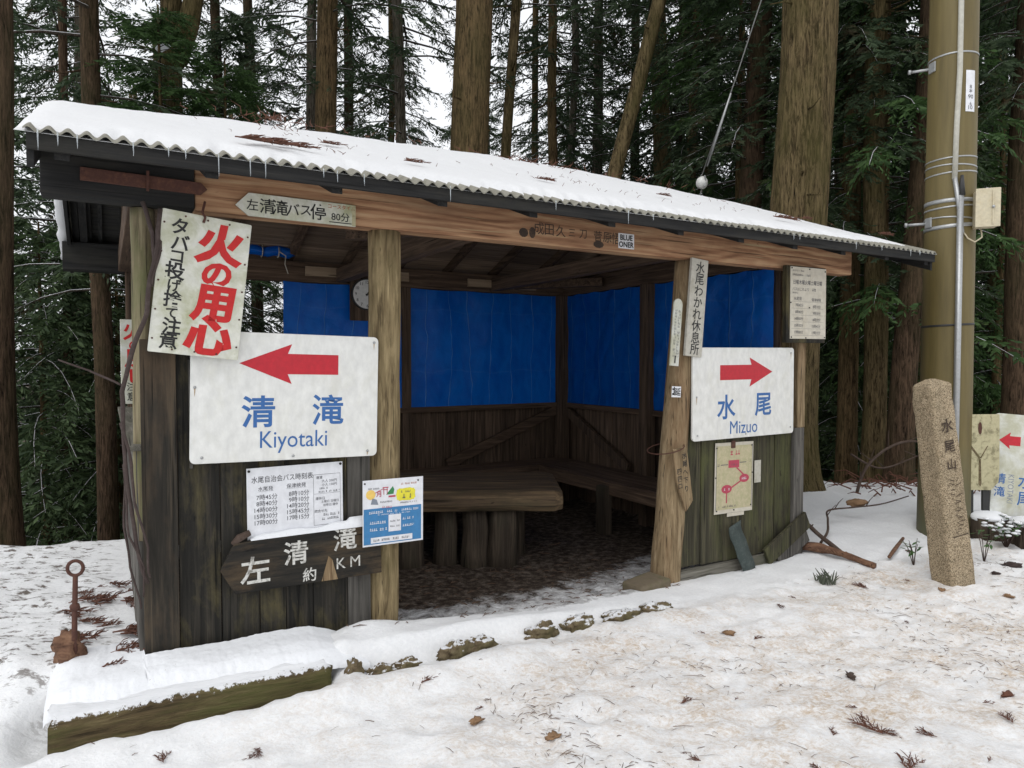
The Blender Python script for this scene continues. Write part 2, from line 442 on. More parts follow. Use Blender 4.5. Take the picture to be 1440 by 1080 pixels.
def tarp():
    m, nt, nd, lk, b = new_mat('blue_tarpaulin')
    tc = N_(nt, 'ShaderNodeTexCoord')
    f = noise_tex(nt, mapping(nt, tc.outputs['Object'], (1, 1, .5)), 7, 5, .6, .8)
    # fold lines left from packing
    sep = N_(nt, 'ShaderNodeSeparateXYZ'); lk.new(tc.outputs['Object'], sep.inputs[0])
    def lines(o, sp, ph):
        k = math_(nt, 'FRACT', math_(nt, 'MULTIPLY', math_(nt, 'ADD', o, ph), 1 / sp))
        k = math_(nt, 'ABSOLUTE', math_(nt, 'SUBTRACT', k, .5))
        return ramp(nt, [(.0, (1, 1, 1)), (.02, (.0, .0, .0))], k)
    wob = math_(nt, 'MULTIPLY', noise_tex(nt, mapping(nt, tc.outputs['Object'], (1, 1, .35)), 2.2, 3), .16)
    hx = math_(nt, 'ADD', math_(nt, 'ADD', sep.outputs[0], sep.outputs[1]), wob)
    ln = mixc(nt, 1.0, lines(hx, .27, .07), mixc(nt, .85, lines(math_(nt, 'ADD', sep.outputs[2], wob), .66, .2), (0, 0, 0)), 'LIGHTEN')
    c = ramp(nt, [(.3, (.001, .115, .60)), (.7, (.003, .18, .74))], f)
    c = mixc(nt, mixc(nt, 1.0, ln, ramp(nt, [(.35, (.25,) * 3), (.65, (.9,) * 3)], noise_tex(nt, tc.outputs['Object'], 5, 3)), 'MULTIPLY'), c, (.17, .42, .82))
    out = nd['Material Output']
    lk.new(c, b.inputs['Base Color']); b.inputs['Roughness'].default_value = .34; b.inputs['Specular IOR Level'].default_value = .35
    tr = N_(nt, 'ShaderNodeBsdfTranslucent'); lk.new(c, tr.inputs['Color'])
    ms = N_(nt, 'ShaderNodeMixShader'); ms.inputs[0].default_value = .45
    lk.new(b.outputs[0], ms.inputs[1]); lk.new(tr.outputs[0], ms.inputs[2]); lk.new(ms.outputs[0], out.inputs['Surface'])
    h = mixc(nt, .5, noise_tex(nt, tc.outputs['Object'], 14, 5, .65, 1.2), ln)
    bump(nt, b, h, .6, .02)
    return m
M['tarp'] = tarp()

def bark(name, c0, c1, moss, amt, snow=0.0):
    m, nt, nd, lk, b = new_mat(name)
    tc = N_(nt, 'ShaderNodeTexCoord')
    v = mapping(nt, tc.outputs['Object'], (1, 1, .10))
    fa = noise_tex(nt, v, 46, 8, .74, 1.0)
    fb = noise_tex(nt, mapping(nt, tc.outputs['Object'], (1, 1, .16)), 15, 7, .72, .8)
    f = math_(nt, 'ADD', math_(nt, 'MULTIPLY', fa, .68), math_(nt, 'MULTIPLY', fb, .32))
    c = ramp(nt, [(.40, tuple(x * .18 for x in c0)), (.465, c0), (.53, c1), (.62, tuple(x * 1.45 for x in c1))], f)  # darkest stop paints crevice shade into the colour, beyond the bark's own dark tone
    f2 = noise_tex(nt, mapping(nt, tc.outputs['Object'], (1, 1, .3)), 2.6, 6, .65)
    c = mixc(nt, ramp(nt, [(.42, (0, 0, 0)), (.66, (amt,) * 3)], f2), c, moss)
    if snow:
        geo = N_(nt, 'ShaderNodeNewGeometry'); sep = N_(nt, 'ShaderNodeSeparateXYZ'); lk.new(geo.outputs['Normal'], sep.inputs[0])
        k = math_(nt, 'ADD', sep.outputs[2], math_(nt, 'MULTIPLY', noise_tex(nt, tc.outputs['Object'], 1.3, 4), snow))
        c = mixc(nt, ramp(nt, [(.92, (0, 0, 0)), (1.0, (1, 1, 1))], k), c, (.78, .79, .82))
    lk.new(c, b.inputs['Base Color']); b.inputs['Roughness'].default_value = .95; b.inputs['Specular IOR Level'].default_value = .1
    bump(nt, b, f, 1.0, .03)
    return m
M['bark_red'] = bark('reddish_cedar_bark', (.05, .033, .021), (.092, .06, .038), (.042, .04, .018), .6)
M['bark_brown'] = bark('brown_cedar_bark', (.072, .05, .026), (.15, .102, .052), (.068, .06, .024), .5)
M['bark_moss'] = bark('mossy_cedar_bark', (.068, .049, .025), (.15, .112, .058), (.066, .06, .02), .7)
M['bark_grey'] = bark('greyish_bark', (.07, .06, .045), (.15, .13, .105), (.06, .057, .034), .5)
M['bark_twig'] = bark('branch_bark', (.045, .035, .028), (.085, .068, .055), (.05, .05, .03), .4, snow=.38)

def leaf_mat(name, c0, c1, snow):
    m, nt, nd, lk, b = new_mat(name)
    tc = N_(nt, 'ShaderNodeTexCoord'); geo = N_(nt, 'ShaderNodeNewGeometry'); oi = N_(nt, 'ShaderNodeObjectInfo')
    f = noise_tex(nt, tc.outputs['Object'], 1.6, 4, .6)
    k = math_(nt, 'ADD', math_(nt, 'MULTIPLY', f, .6), math_(nt, 'MULTIPLY', geo.outputs['Random Per Island'], .4))
    c = ramp(nt, [(.25, c0), (.75, c1)], k)
    rusty = ramp(nt, [(.60, (0, 0, 0)), (.68, (.8,) * 3)], noise_tex(nt, tc.outputs['Object'], 1.1, 3, .5))
    c = mixc(nt, rusty, c, (.06, .038, .02))
    lk.new(c, b.inputs['Base Color']); b.inputs['Roughness'].default_value = .6; b.inputs['Specular IOR Level'].default_value = .2
    tr = N_(nt, 'ShaderNodeBsdfTranslucent'); lk.new(c, tr.inputs['Color'])
    ms = N_(nt, 'ShaderNodeMixShader'); ms.inputs[0].default_value = .25
    lk.new(b.outputs[0], ms.inputs[1]); lk.new(tr.outputs[0], ms.inputs[2]); lk.new(ms.outputs[0], nd['Material Output'].inputs['Surface'])
    return m
M['leaf_a'] = leaf_mat('cedar_foliage', (.028, .050, .022), (.095, .14, .06), .0)
M['leaf_b'] = leaf_mat('dark_cypress_foliage', (.024, .042, .022), (.072, .106, .052), .0)
M['leaf_c'] = leaf_mat('young_cedar_foliage', (.026, .056, .018), (.08, .145, .046), .0)

# ================================================================ GROUND
T_E = [-9, -1.9, -1.62, -1.46, -0.95, -0.43, -0.08, 0.25, 0.54, 0.82, 1.2, 1.8, 2.6, 9]
S_E = [-.3, -.28, -.29, -.33, -.36, -.40, -.45, -.44, -.41, -.42, -.45, -.47, -.5, -.5]
FEET = []
_rf = random.Random(77)
for tr in range(4):                                    # tracks of people walking past and in
    a = [R(28), R(33), R(22), R(75)][tr]; px_, py_ = [(-1.2, 2.5), (.4, 2.75), (1.2, 3.9), (.1, 2.4)][tr]
    for k in range([9, 9, 6, 4][tr]):
        sd_ = .11 * (1 if k % 2 else -1); aa = a + _rf.uniform(-.2, .2)
        FEET.append((px_ + math.cos(a) * k * .42 - math.sin(a) * sd_ + _rf.uniform(-.05, .05), py_ + math.sin(a) * k * .42 + math.cos(a) * sd_ + _rf.uniform(-.05, .05), math.cos(aa), math.sin(aa)))
FEET = np.array(FEET)
def ground_h(x, y, detail=True):
    x = np.asarray(x, float); y = np.asarray(y, float)
    dx, dy = x - OX, y - OY
    t = CA * dx + SA * dy; s = -SA * dx + CA * dy
    se = np.interp(t, T_E, S_E) + .03 + .12 * sstep(t, -1.75, -1.6) * (1 - sstep(t, -.5, -.32))
    hi = np.interp(t, [-6, -1.2, 0, .5, 1.2, 1.9, 2.5, 4, 6], [.03, .035, .0, -.045, -.09, -.13, -.15, -.13, -.10])
    w = np.interp(t, [-2.3, -1.7, -1.5, 4, 6], [1.3, .5, .12, .14, .6])
    k = sstep(s, se, se + w)
    h = -.14 + (hi + .14) * k
    # lower earth floor inside
    ins = sstep(t, -1.2, -1.1) * (1 - sstep(t, 3.45, 3.6)) * sstep(s, -.12, .2) * (1 - sstep(s, 3.25, 3.4))
    h = h * (1 - ins) + (-.20) * ins
    # snow drifted against the post foot and panel
    h = h + .05 * np.exp(-(((t + .12) / .2) ** 2 + ((s + .1) / .13) ** 2))
    h = h + .045 * np.exp(-(((t - .6) / .5) ** 2 + ((s + .33) / .09) ** 2))
    h = h + .085 * np.exp(-(((t + .35) / .42) ** 2 + ((s + .58) / .13) ** 2)) + .055 * np.exp(-(((t - .4) / .5) ** 2 + ((s + .60) / .12) ** 2)) + .05 * np.exp(-(((t + 1.15) / .5) ** 2 + ((s + .52) / .12) ** 2)) + .07 * np.exp(-(((t + .33) / .09) ** 2 + ((s + .38) / .13) ** 2)) + .04 * np.exp(-(((t - 1.4) / .6) ** 2 + ((s + .58) / .12) ** 2))
    # the hill falls away behind
    yc = np.interp(x, [-60, -8, -4, -3, -1, 3, 4.2, 5.5, 9, 60], [4.5, 4.9, 5.25, 5.6, 7.5, 9.2, 8.9, 8.7, 8.4, 8.4])
    d = np.maximum(0, y - yc)
    fall = .46 * (np.sqrt(d * d + .25) - .5)
    h = h - np.minimum(fall, 24)
    und = sstep(t, -1.8, -1.66) * (1 - sstep(t, -.5, -.30)) * sstep(s, -.5, -.3) * (1 - sstep(s, -.07, -.01))
    h = h - .07 * und
    if detail:
        near = np.clip(1.3 - np.hypot(x, y - 3) / 30, 0.15, 1)
        path = 1 - k
        n1 = fbm(x * 1.1, y * 1.1, 3, 3); n2 = fbm(x * 5.5, y * 5.5, 5, 4); n3 = fbm(x * 17, y * 17, 9, 3)
        amp = (1 - ins * .6)
        n4 = fbm(x * 34, y * 34, 13, 2)
        h = h + amp * near * (n1 * .024 + n2 * (.010 + .012 * path) + n3 * (.006 + .012 * path) + n4 * .006 * path)
        left = sstep(-t, 1.25, 1.7) * sstep(y, 2.6, 3.4)
        lump = np.abs(fbm(x * 3.2, y * 4.8, 21, 4))
        h = h + left * (lump * .05 - .005)
        right = sstep(t, 3.9, 4.6) * sstep(y, 4.6, 5.6)
        h = h + right * (fbm(x * 1.7, y * 2.2, 31, 3) * .05 + .03)
        foot = np.maximum(0, vnoise(x * 4.2, y * 4.2, 41) - .62) * .05
        sh_ = x.shape; xf = x.reshape(-1, 1); yf = y.reshape(-1, 1)
        for k in range(0, len(FEET), 8):               # boot prints
            F_ = FEET[k:k + 8]; ddx = xf - F_[:, 0]; ddy = yf - F_[:, 1]
            u_ = (ddx * F_[:, 2] + ddy * F_[:, 3]) / .125; v_ = (-ddx * F_[:, 3] + ddy * F_[:, 2]) / .05
            q_ = u_ ** 4 + v_ ** 4
            foot = foot + ((.017 * np.exp(-q_) - .007 * np.exp(-((np.sqrt(q_) - 1.5) / .5) ** 2)).sum(1)).reshape(sh_)
        h = h - foot * path * (1 - sstep(y, 8, 9))
    return h
def gz(x, y): return float(ground_h(np.array([x]), np.array([y]))[0])
def on_ground(t, s, dz=0.0):
    p = L(t, s); p.z = gz(p.x, p.y) + dz
    return p

def make_ground():
    def axis(fine_lo, fine_hi, step, far_lo, far_hi, growth=1.22):
        a = list(np.arange(fine_lo, fine_hi, step))
        st = step; p = fine_hi
        while p < far_hi:
            a.append(p); st *= growth; p += st
        a.append(far_hi)
        st = step; p = fine_lo - step
        pre = []
        while p > far_lo:
            pre.append(p); st *= growth; p -= st
        pre.append(far_lo)
        return np.array(pre[::-1] + a)
    xs = axis(-4.6, 5.6, .032, -900, 900)
    ys = axis(2.2, 7.0, .032, -900, 900)
    X, Y = np.meshgrid(xs, ys)
    Z = ground_h(X, Y)
    nx, ny = len(xs), len(ys)
    co = np.stack([X.ravel(), Y.ravel(), Z.ravel()], 1)
    i = np.arange(nx * ny).reshape(ny, nx)
    q = np.stack([i[:-1, :-1].ravel(), i[:-1, 1:].ravel(), i[1:, 1:].ravel(), i[1:, :-1].ravel()], 1)
    me = bpy.data.meshes.new('snowy_ground')
    me.vertices.add(len(co)); me.vertices.foreach_set('co', co.ravel())
    me.loops.add(q.size); me.loops.foreach_set('vertex_index', q.ravel())
    me.polygons.add(len(q)); me.polygons.foreach_set('loop_start', np.arange(0, q.size, 4)); me.polygons.foreach_set('loop_total', np.full(len(q), 4))
    me.polygons.foreach_set('use_smooth', np.ones(len(q), bool))
    me.update(); me.validate()
    t = CA * (X - OX) + SA * (Y - OY); s = -SA * (X - OX) + CA * (Y - OY)
    # bare earth under the roof
    edge = np.interp(t, [-1.2, .2, .8, 1.45, 1.9, 2.4, 3.6], [-.02, -.08, -.2, -.2, -.15, .0, .1])
    bare = .42 * sstep(s, edge - .04, edge + .06) + .58 * sstep(s, edge + .38, edge + 1.25)
    bare = bare * sstep(t, -1.25, -1.1) * (1 - sstep(t, 3.5, 3.65)) * (1 - sstep(s, 3.2, 3.4))
    se = np.interp(t, T_E, S_E) + .03
    trod = (1 - sstep(s, se - .25, se + .1)) * (1 - .5 * sstep(t, 3.6, 5)) * sstep(t, -1.8, .2)
    trod = np.clip(trod * (.55 + .45 * sstep(t, 0, 1.4)), 0, 1)
    yc = np.interp(X, [-60, -8, -4, -3, -1, 3, 4.2, 5.5, 9, 60], [4.5, 4.9, 5.25, 5.6, 7.5, 9.2, 8.9, 8.7, 8.4, 8.4])
    wild = sstep(Y, yc + .05, yc + 1.6)
    mess = sstep(-t, 1.2, 1.5) * (1 - sstep(-t, 2.2, 3.4)) * sstep(Y, 2.9, 3.4)      # fallen litter showing beside the wall
    for nm, a in (('bare', bare), ('trod', trod), ('wild', wild), ('mess', mess)):
        at = me.attributes.new(nm, 'FLOAT', 'POINT'); at.data.foreach_set('value', a.ravel().astype(np.float32))
    m, nt, nd, lk, b = new_mat('snow_and_earth')
    tc = N_(nt, 'ShaderNodeTexCoord'); P = tc.outputs['Object']
    def attr(n):
        a = N_(nt, 'ShaderNodeAttribute'); a.attribute_name = n; return a.outputs['Fac']
    fine = noise_tex(nt, P, 48, 7, .7)
    snow = ramp(nt, [(.3, (.76, .77, .785)), (.7, (.86, .865, .87))], fine)
    # trodden slush: tan stains and speckles
    n_med = noise_tex(nt, P, 2.3, 7, .7, .3)
    stain = math_(nt, 'MULTIPLY', attr('trod'), ramp(nt, [(.40, (.15,) * 3), (.60, (1.0,) * 3)], n_med))
    n_sp = noise_tex(nt, mapping(nt, P, (1, 1.4, 1)), 34, 8, .75, .5)
    stain2 = math_(nt, 'MULTIPLY', stain, ramp(nt, [(.42, (.15,) * 3), (.60, (1,) * 3)], n_sp))
    c = mixc(nt, stain2, snow, (.52, .405, .29))
    n_dk = noise_tex(nt, mapping(nt, P, (1, 1.6, 1)), 75, 5, .7, .8)
    dark = math_(nt, 'MULTIPLY', math_(nt, 'ADD', math_(nt, 'MULTIPLY', stain, .75), .05), ramp(nt, [(.59, (0,) * 3), (.66, (.9,) * 3)], n_dk))
    c = mixc(nt, dark, c, (.20, .145, .10))
    # litter showing through by the left wall
    n_ms = noise_tex(nt, mapping(nt, P, (2.2, 4.5, 1)), 4.2, 8, .72, .2)
    ms = math_(nt, 'MULTIPLY', attr('mess'), ramp(nt, [(.53, (0,) * 3), (.60, (.9,) * 3)], n_ms))
    c = mixc(nt, ms, c, (.085, .06, .042))
    # earth
    n_e = noise_tex(nt, P, 16, 9, .75)
    earth = ramp(nt, [(.36, (.018, .012, .009)), (.5, (.066, .05, .039)), (.62, (.17, .14, .115))], n_e)
    n_edge = noise_tex(nt, P, 7, 9, .78, .4)
    be = math_(nt, 'ADD', math_(nt, 'MULTIPLY', attr('bare'), 1.0), math_(nt, 'MULTIPLY', math_(nt, 'SUBTRACT', n_edge, .5), 1.15))
    c = mixc(nt, ramp(nt, [(.30, (0,) * 3), (.62, (1,) * 3)], be), c, earth)
    # forest floor beyond the brow
    n_w = noise_tex(nt, P, 1.5, 8, .72)
    fl = ramp(nt, [(.50, (.05, .038, .026)), (.58, (.09, .07, .05)), (.64, (.6, .61, .63))], n_w)
    c = mixc(nt, attr('wild'), c, fl)
    lk.new(c, b.inputs['Base Color']); b.inputs['Roughness'].default_value = .92; b.inputs['Specular IOR Level'].default_value = .12
    hgt = mixc(nt, .5, fine, n_sp)
    bump(nt, b, hgt, .8, .014)
    me.materials.append(m)
    o = bpy.data.objects.new('ground', me); COL.objects.link(o)
    tag(o, 'trodden snowy ground with bare earth under the shelter roof', kind='structure')
make_ground()

# ================================================================ SHELTER
SH = thing('rest_shelter', 'open fronted wooden rest shelter with snow covered corrugated roof', 'shelter', (OX, OY, 0), (0, 0, ANG))
SLOPE = .365
RIDGE_S = 1.66
def roof_z(s): return 2.43 + (min(s, 2 * RIDGE_S - s) + .4) * SLOPE
TL_, TR_ = -1.63, 4.95
S_BACK, T_R, T_L = 3.25, 3.5, -1.2

def round_post(name, a, b, r0, r1, mat, seed, n=20, label=None):
    a, b = Vector(a), Vector(b)
    k = 26
    mb = MB()
    pts = [a.lerp(b, i / k) for i in range(k + 1)]
    pts = [p + Vector((mnoise.noise(Vector((seed, i * .25, 0))), mnoise.noise(Vector((seed + 5, i * .25, 0))), 0)) * .006 for i, p in enumerate(pts)]
    mb.tube(pts, [r0 + (r1 - r0) * i / k for i in range(k + 1)], n, True, .05, seed)
    return mb.build(name, mat, SH, True, label=label)
round_post('post', (.035, .09, -.25), (.065, .09, 2.245), .093, .094, M['post'], 3)
p2 = round_post('post', (2.255, .09, -.25), (2.452, .09, 2.245), .118, .083, M['post_red'], 8, label='brown post leaning over to the right')
round_post('post', (-1.20, .10, .6), (-1.185, .10, 2.245), .05, .055, M['post_lichen'], 14, label='thin post overgrown with green lichen')
MB().box(3.64, 3.735, .0, .10, .93, 2.245).build('post', M['post_red'], SH, bevel=.006)
MB().box(3.60, 3.725, -.004, .10, -.25, .93).build('post', M['grey_board'], SH, bevel=.006, label='grey weathered lower half of corner post')
for (t, s, w) in ((T_R - .095, S_BACK - .10, .13), (T_R - .085, 1.62, .12), (1.42, S_BACK - .03, .10), (-1.15, S_BACK - .03, .10)):
    MB().box(t - w / 2, t + w / 2, s - w / 2, s + w / 2, -.25, 2.27).build('post', M['inner_z'], SH, bevel=.005)
# plates and beams
MB().box(-.96, 4.33, -.005, .115, 2.245, 2.462).build('front_beam', M['beam'], SH, bevel=.006)
MB().box(-1.6, -.962, -.02, .10, 2.25, 2.50).build('beam_end', M['black_x'], SH, bevel=.005, label='black painted end of the front beam')
MB().box(-1.58, -1.0, -.034, -.021, 2.462, 2.474).build('batten', M['pale_plank'], SH)
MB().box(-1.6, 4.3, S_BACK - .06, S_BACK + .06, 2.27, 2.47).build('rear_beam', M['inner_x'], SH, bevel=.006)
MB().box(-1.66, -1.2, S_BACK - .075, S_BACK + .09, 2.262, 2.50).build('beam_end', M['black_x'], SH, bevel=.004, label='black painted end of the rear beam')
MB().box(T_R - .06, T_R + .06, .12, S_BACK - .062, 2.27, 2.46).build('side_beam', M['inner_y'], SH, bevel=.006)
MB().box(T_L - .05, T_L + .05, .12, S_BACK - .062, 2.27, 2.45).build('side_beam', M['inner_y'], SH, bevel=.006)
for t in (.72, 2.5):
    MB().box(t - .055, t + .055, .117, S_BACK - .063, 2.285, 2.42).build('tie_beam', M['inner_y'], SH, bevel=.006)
MB().beam((T_R - .1, 2.35, 2.36), (2.75, S_BACK - .1, 2.36), .09, .09).build('corner_brace', M['inner_x'], SH, bevel=.005)
MB().beam((.75, .15, 2.36), (.1, .9, 2.36), .09, .08).build('corner_brace', M['inner_x'], SH, bevel=.005)
MB().box(.36, 1.45, S_BACK - .085, S_BACK - .063, 2.33, 2.425, .002).build('nailing_board', M['pale_plank'], SH, bevel=.003)
MB().box(2.15, 3.05, S_BACK - .085, S_BACK - .063, 2.315, 2.405, .002).build('nailing_board', M['pale_plank'], SH, bevel=.003)

# board walls: one mesh per wall
def boards_x(t0, t1, n, s, z0, z1, th=.024, gap=.004, jz=.0):
    mb = MB(); ws = [random.uniform(.8, 1.2) for _ in range(n)]; tot = sum(ws); p = t0
    for w in ws:
        q = p + w / tot * (t1 - t0)
        d = random.uniform(-.004, .004)
        mb.box(p + gap / 2, q - gap / 2, s + d, s + d + th, z0 + random.uniform(-jz, jz), z1 + random.uniform(-jz, jz), .0012)
        p = q
    return mb
def boards_y(s0, s1, n, t, z0, z1, th=.024, gap=.004):
    mb = MB(); ws = [random.uniform(.8, 1.2) for _ in range(n)]; tot = sum(ws); p = s0
    for w in ws:
        q = p + w / tot * (s1 - s0)
        d = random.uniform(-.004, .004)
        mb.box(t + d, t + d + th, p + gap / 2, q - gap / 2, z0, z1, .0012)
        p = q
    return mb
W1 = boards_x(-1.055, -.19, 5, .03, -.03, 1.585, jz=.012).build('front_wall', M['black_z'], SH, bevel=.002, label='dark charred board wall panel left of the entrance')
MB().box(-.187, -.055, .032, .056, -.06, 1.0, .001).build('board', M['grey_board'], W1, bevel=.002)
MB().box(-1.215, -1.058, .005, .035, -.02, 1.60).build('corner_board', M['corner_board'], W1, bevel=.003)
MB().box(-1.0, -.985, .018, .03, .95, 1.5).build('batten', M['grey_board'], W1, bevel=.002)
MB().box(-1.2, -.05, .045, .09, -.1, .06).build('sill_beam', M['black_x'], W1)
W2 = boards_x(2.36, 3.60, 6, .03, -.08, 1.52, jz=.012).build('front_wall', M['green_board'], SH, bevel=.002, label='mossy board wall panel right of the entrance')
MB().box(2.33, 3.6, .0, .06, -.22, -.09, .003).build('sill_beam', M['grey_x'], W2, bevel=.006)
MB().beam((3.24, -.03, -.10), (3.74, -.03, .155), .03, .15, (0, 0, 1)).build('prop_board', M['green_board'], W2, bevel=.004)
MB().beam((3.40, -.012, -.16), (3.76, -.012, .02), .03, .12, (0, 0, 1)).build('prop_board', M['grey_board'], W2, bevel=.004)
W3 = boards_y(.06, S_BACK, 12, T_L - .035, -.1, 1.05).build('side_wall', M['grey_board'], SH, bevel=.002, label='low grey board side wall under an open window')
MB().box(T_L - .075, T_L + .05, .037, S_BACK, 1.052, 1.085).build('window_sill', M['grey_y'], W3, bevel=.004)
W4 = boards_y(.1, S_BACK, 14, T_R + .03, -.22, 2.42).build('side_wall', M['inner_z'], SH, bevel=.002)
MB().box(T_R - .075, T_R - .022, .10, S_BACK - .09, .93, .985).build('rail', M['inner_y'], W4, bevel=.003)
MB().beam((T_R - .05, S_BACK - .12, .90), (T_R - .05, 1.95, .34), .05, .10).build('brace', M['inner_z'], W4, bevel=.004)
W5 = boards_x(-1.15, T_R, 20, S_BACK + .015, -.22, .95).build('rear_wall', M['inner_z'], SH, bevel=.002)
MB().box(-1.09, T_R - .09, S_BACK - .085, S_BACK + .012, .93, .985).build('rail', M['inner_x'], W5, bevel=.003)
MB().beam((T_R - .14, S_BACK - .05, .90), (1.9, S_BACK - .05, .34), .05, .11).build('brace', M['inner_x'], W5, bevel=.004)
# right gable boards
gb = MB(); p = .05
while p < S_BACK - .1:
    q = min(p + .16, S_BACK)
    gb.add([(T_R + .055, p, 2.44), (T_R + .055, q - .005, 2.44), (T_R + .055, q - .005, roof_z(q) - .13), (T_R + .055, p, roof_z(p) - .13),
            (T_R + .075, p, 2.44), (T_R + .075, q - .005, 2.44), (T_R + .075, q - .005, roof_z(q) - .13), (T_R + .075, p, roof_z(p) - .13)],
           [(0, 3, 2, 1), (4, 5, 6, 7), (0, 1, 5, 4), (1, 2, 6, 5), (2, 3, 7, 6), (3, 0, 4, 7)])
    p = q
gb.build('gable_boards', M['inner_z'], SH)

# roof frame
RF = []
eave_s = (-.4, 2 * RIDGE_S + .4)
def slope_box(mb, t0, t1, s0, s1, dz0, dz1):
    vs = [(t, s, roof_z(s) + dz) for dz in (dz0, dz1) for s in (s0, s1) for t in (t0, t1)]
    return mb.add(vs, [(0, 2, 3, 1), (4, 5, 7, 6), (0, 1, 5, 4), (2, 6, 7, 3), (0, 4, 6, 2), (1, 3, 7, 5)])
ROOF = MB()
sh_b = MB(); so_b = MB()
for side in (0, 1):
    ss = np.linspace(-.36, RIDGE_S - .003, 12) if side == 0 else np.linspace(RIDGE_S + .003, eave_s[1] - .04, 12)
    for a, c in zip(ss[:-1], ss[1:]):
        slope_box(sh_b, -1.225, TR_ - .045, a + .002, c - .002, -.038, -.024)
        slope_box(so_b, TL_ + .045, -1.23, a + .002, c - .002, -.038, -.024)
ROOFB = sh_b.build('roof', M['sheath'], SH, label='low gabled roof of planks on rafters')
so_b.build('soffit', M['black_x'], ROOFB)
for i in range(12):
    t = -1.5 + i * .578
    for side in (0, 1):
        mb = MB()
        if side == 0: slope_box(mb, t - .028, t + .028, -.355, RIDGE_S - .03, -.118, -.040)
        else: slope_box(mb, t - .028, t + .028, RIDGE_S + .03, eave_s[1] - .05, -.118, -.040)
        mb.build('rafter', M['black_y'] if (side == 0 or i < 2) else M['inner_y'], ROOFB, bevel=.003)
MB().box(TL_ + .05, TR_ - .05, RIDGE_S - .028, RIDGE_S + .028, roof_z(RIDGE_S) - .17, roof_z(RIDGE_S) - .05).build('ridge_beam', M['inner_x'], ROOFB)
# fascia and barge boards, painted black
MB().box(TL_ + .01, TR_ - .01, -.385, -.362, roof_z(-.38) - .082, roof_z(-.38) - .014).build('fascia', M['black_x'], ROOFB, bevel=.002)
MB().box(TL_ + .01, TR_ - .01, eave_s[1] - .04, eave_s[1] - .015, roof_z(-.38) - .085, roof_z(-.38) - .016).build('fascia', M['black_x'], ROOFB, bevel=.002)
for (t0, t1) in ((TL_ + .008, TL_ + .034), (TR_ - .034, TR_ - .008)):
    for side in (0, 1):
        mb = MB()
        if side == 0: slope_box(mb, t0, t1, -.36, RIDGE_S - .004, -.16, -.016)
        else: slope_box(mb, t0, t1, RIDGE_S + .004, eave_s[1] - .042, -.16, -.016)
        mb.build('barge_board', M['black_y'], ROOFB, bevel=.002)
for tt in (-1.55, -1.46, -1.38):
    mb = MB(); slope_box(mb, tt - .015, tt + .015, RIDGE_S + .05, eave_s[1] - .06, -.075, -.039); mb.build('batten', M['black_y'], ROOFB)
# corrugated cement sheets, waves along the front
def corrugated(s0, s1, name):
    pitch = .068; npw = 10
    n = int((TR_ - TL_) / pitch * npw)
    ts = np.linspace(TL_, TR_, n + 1)
    zz = .011 * np.sin((ts - TL_) * 2 * math.pi / pitch)
    rag = np.array([.012 * mnoise.noise(Vector((int((t - TL_) / .62) * 3.7, 1.2, 0))) for t in ts])
    vs = []; fs = []
    rows = [s0, s0 + (.02 if s1 > s0 else -.02), (s0 + s1) / 2, s1]
    for dz in (0, -.008):
        for ri, s in enumerate(rows):
            for i, t in enumerate(ts):
                so = s + (rag[i] if ri < 2 else 0)
                vs.append((t, so, roof_z(so) + zz[i] + dz + .004))
    m = n + 1; k = len(rows)
    for l in range(2):
        for r in range(k - 1):
            for i in range(n):
                a = l * k * m + r * m + i
                f = (a, a + 1, a + m + 1, a + m)
                fs.append(f if (l == 0) == (s1 > s0) else f[::-1])
    for i in range(n):
        a = i; b_ = k * m + i
        fs.append((a, b_, b_ + 1, a + 1))
    mb = MB(); mb.add(vs, fs)
    return mb.build(name, M['roof_sheet'], ROOFB)
corrugated(-.4, RIDGE_S, 'roof_sheet')
corrugated(eave_s[1], RIDGE_S, 'roof_sheet')

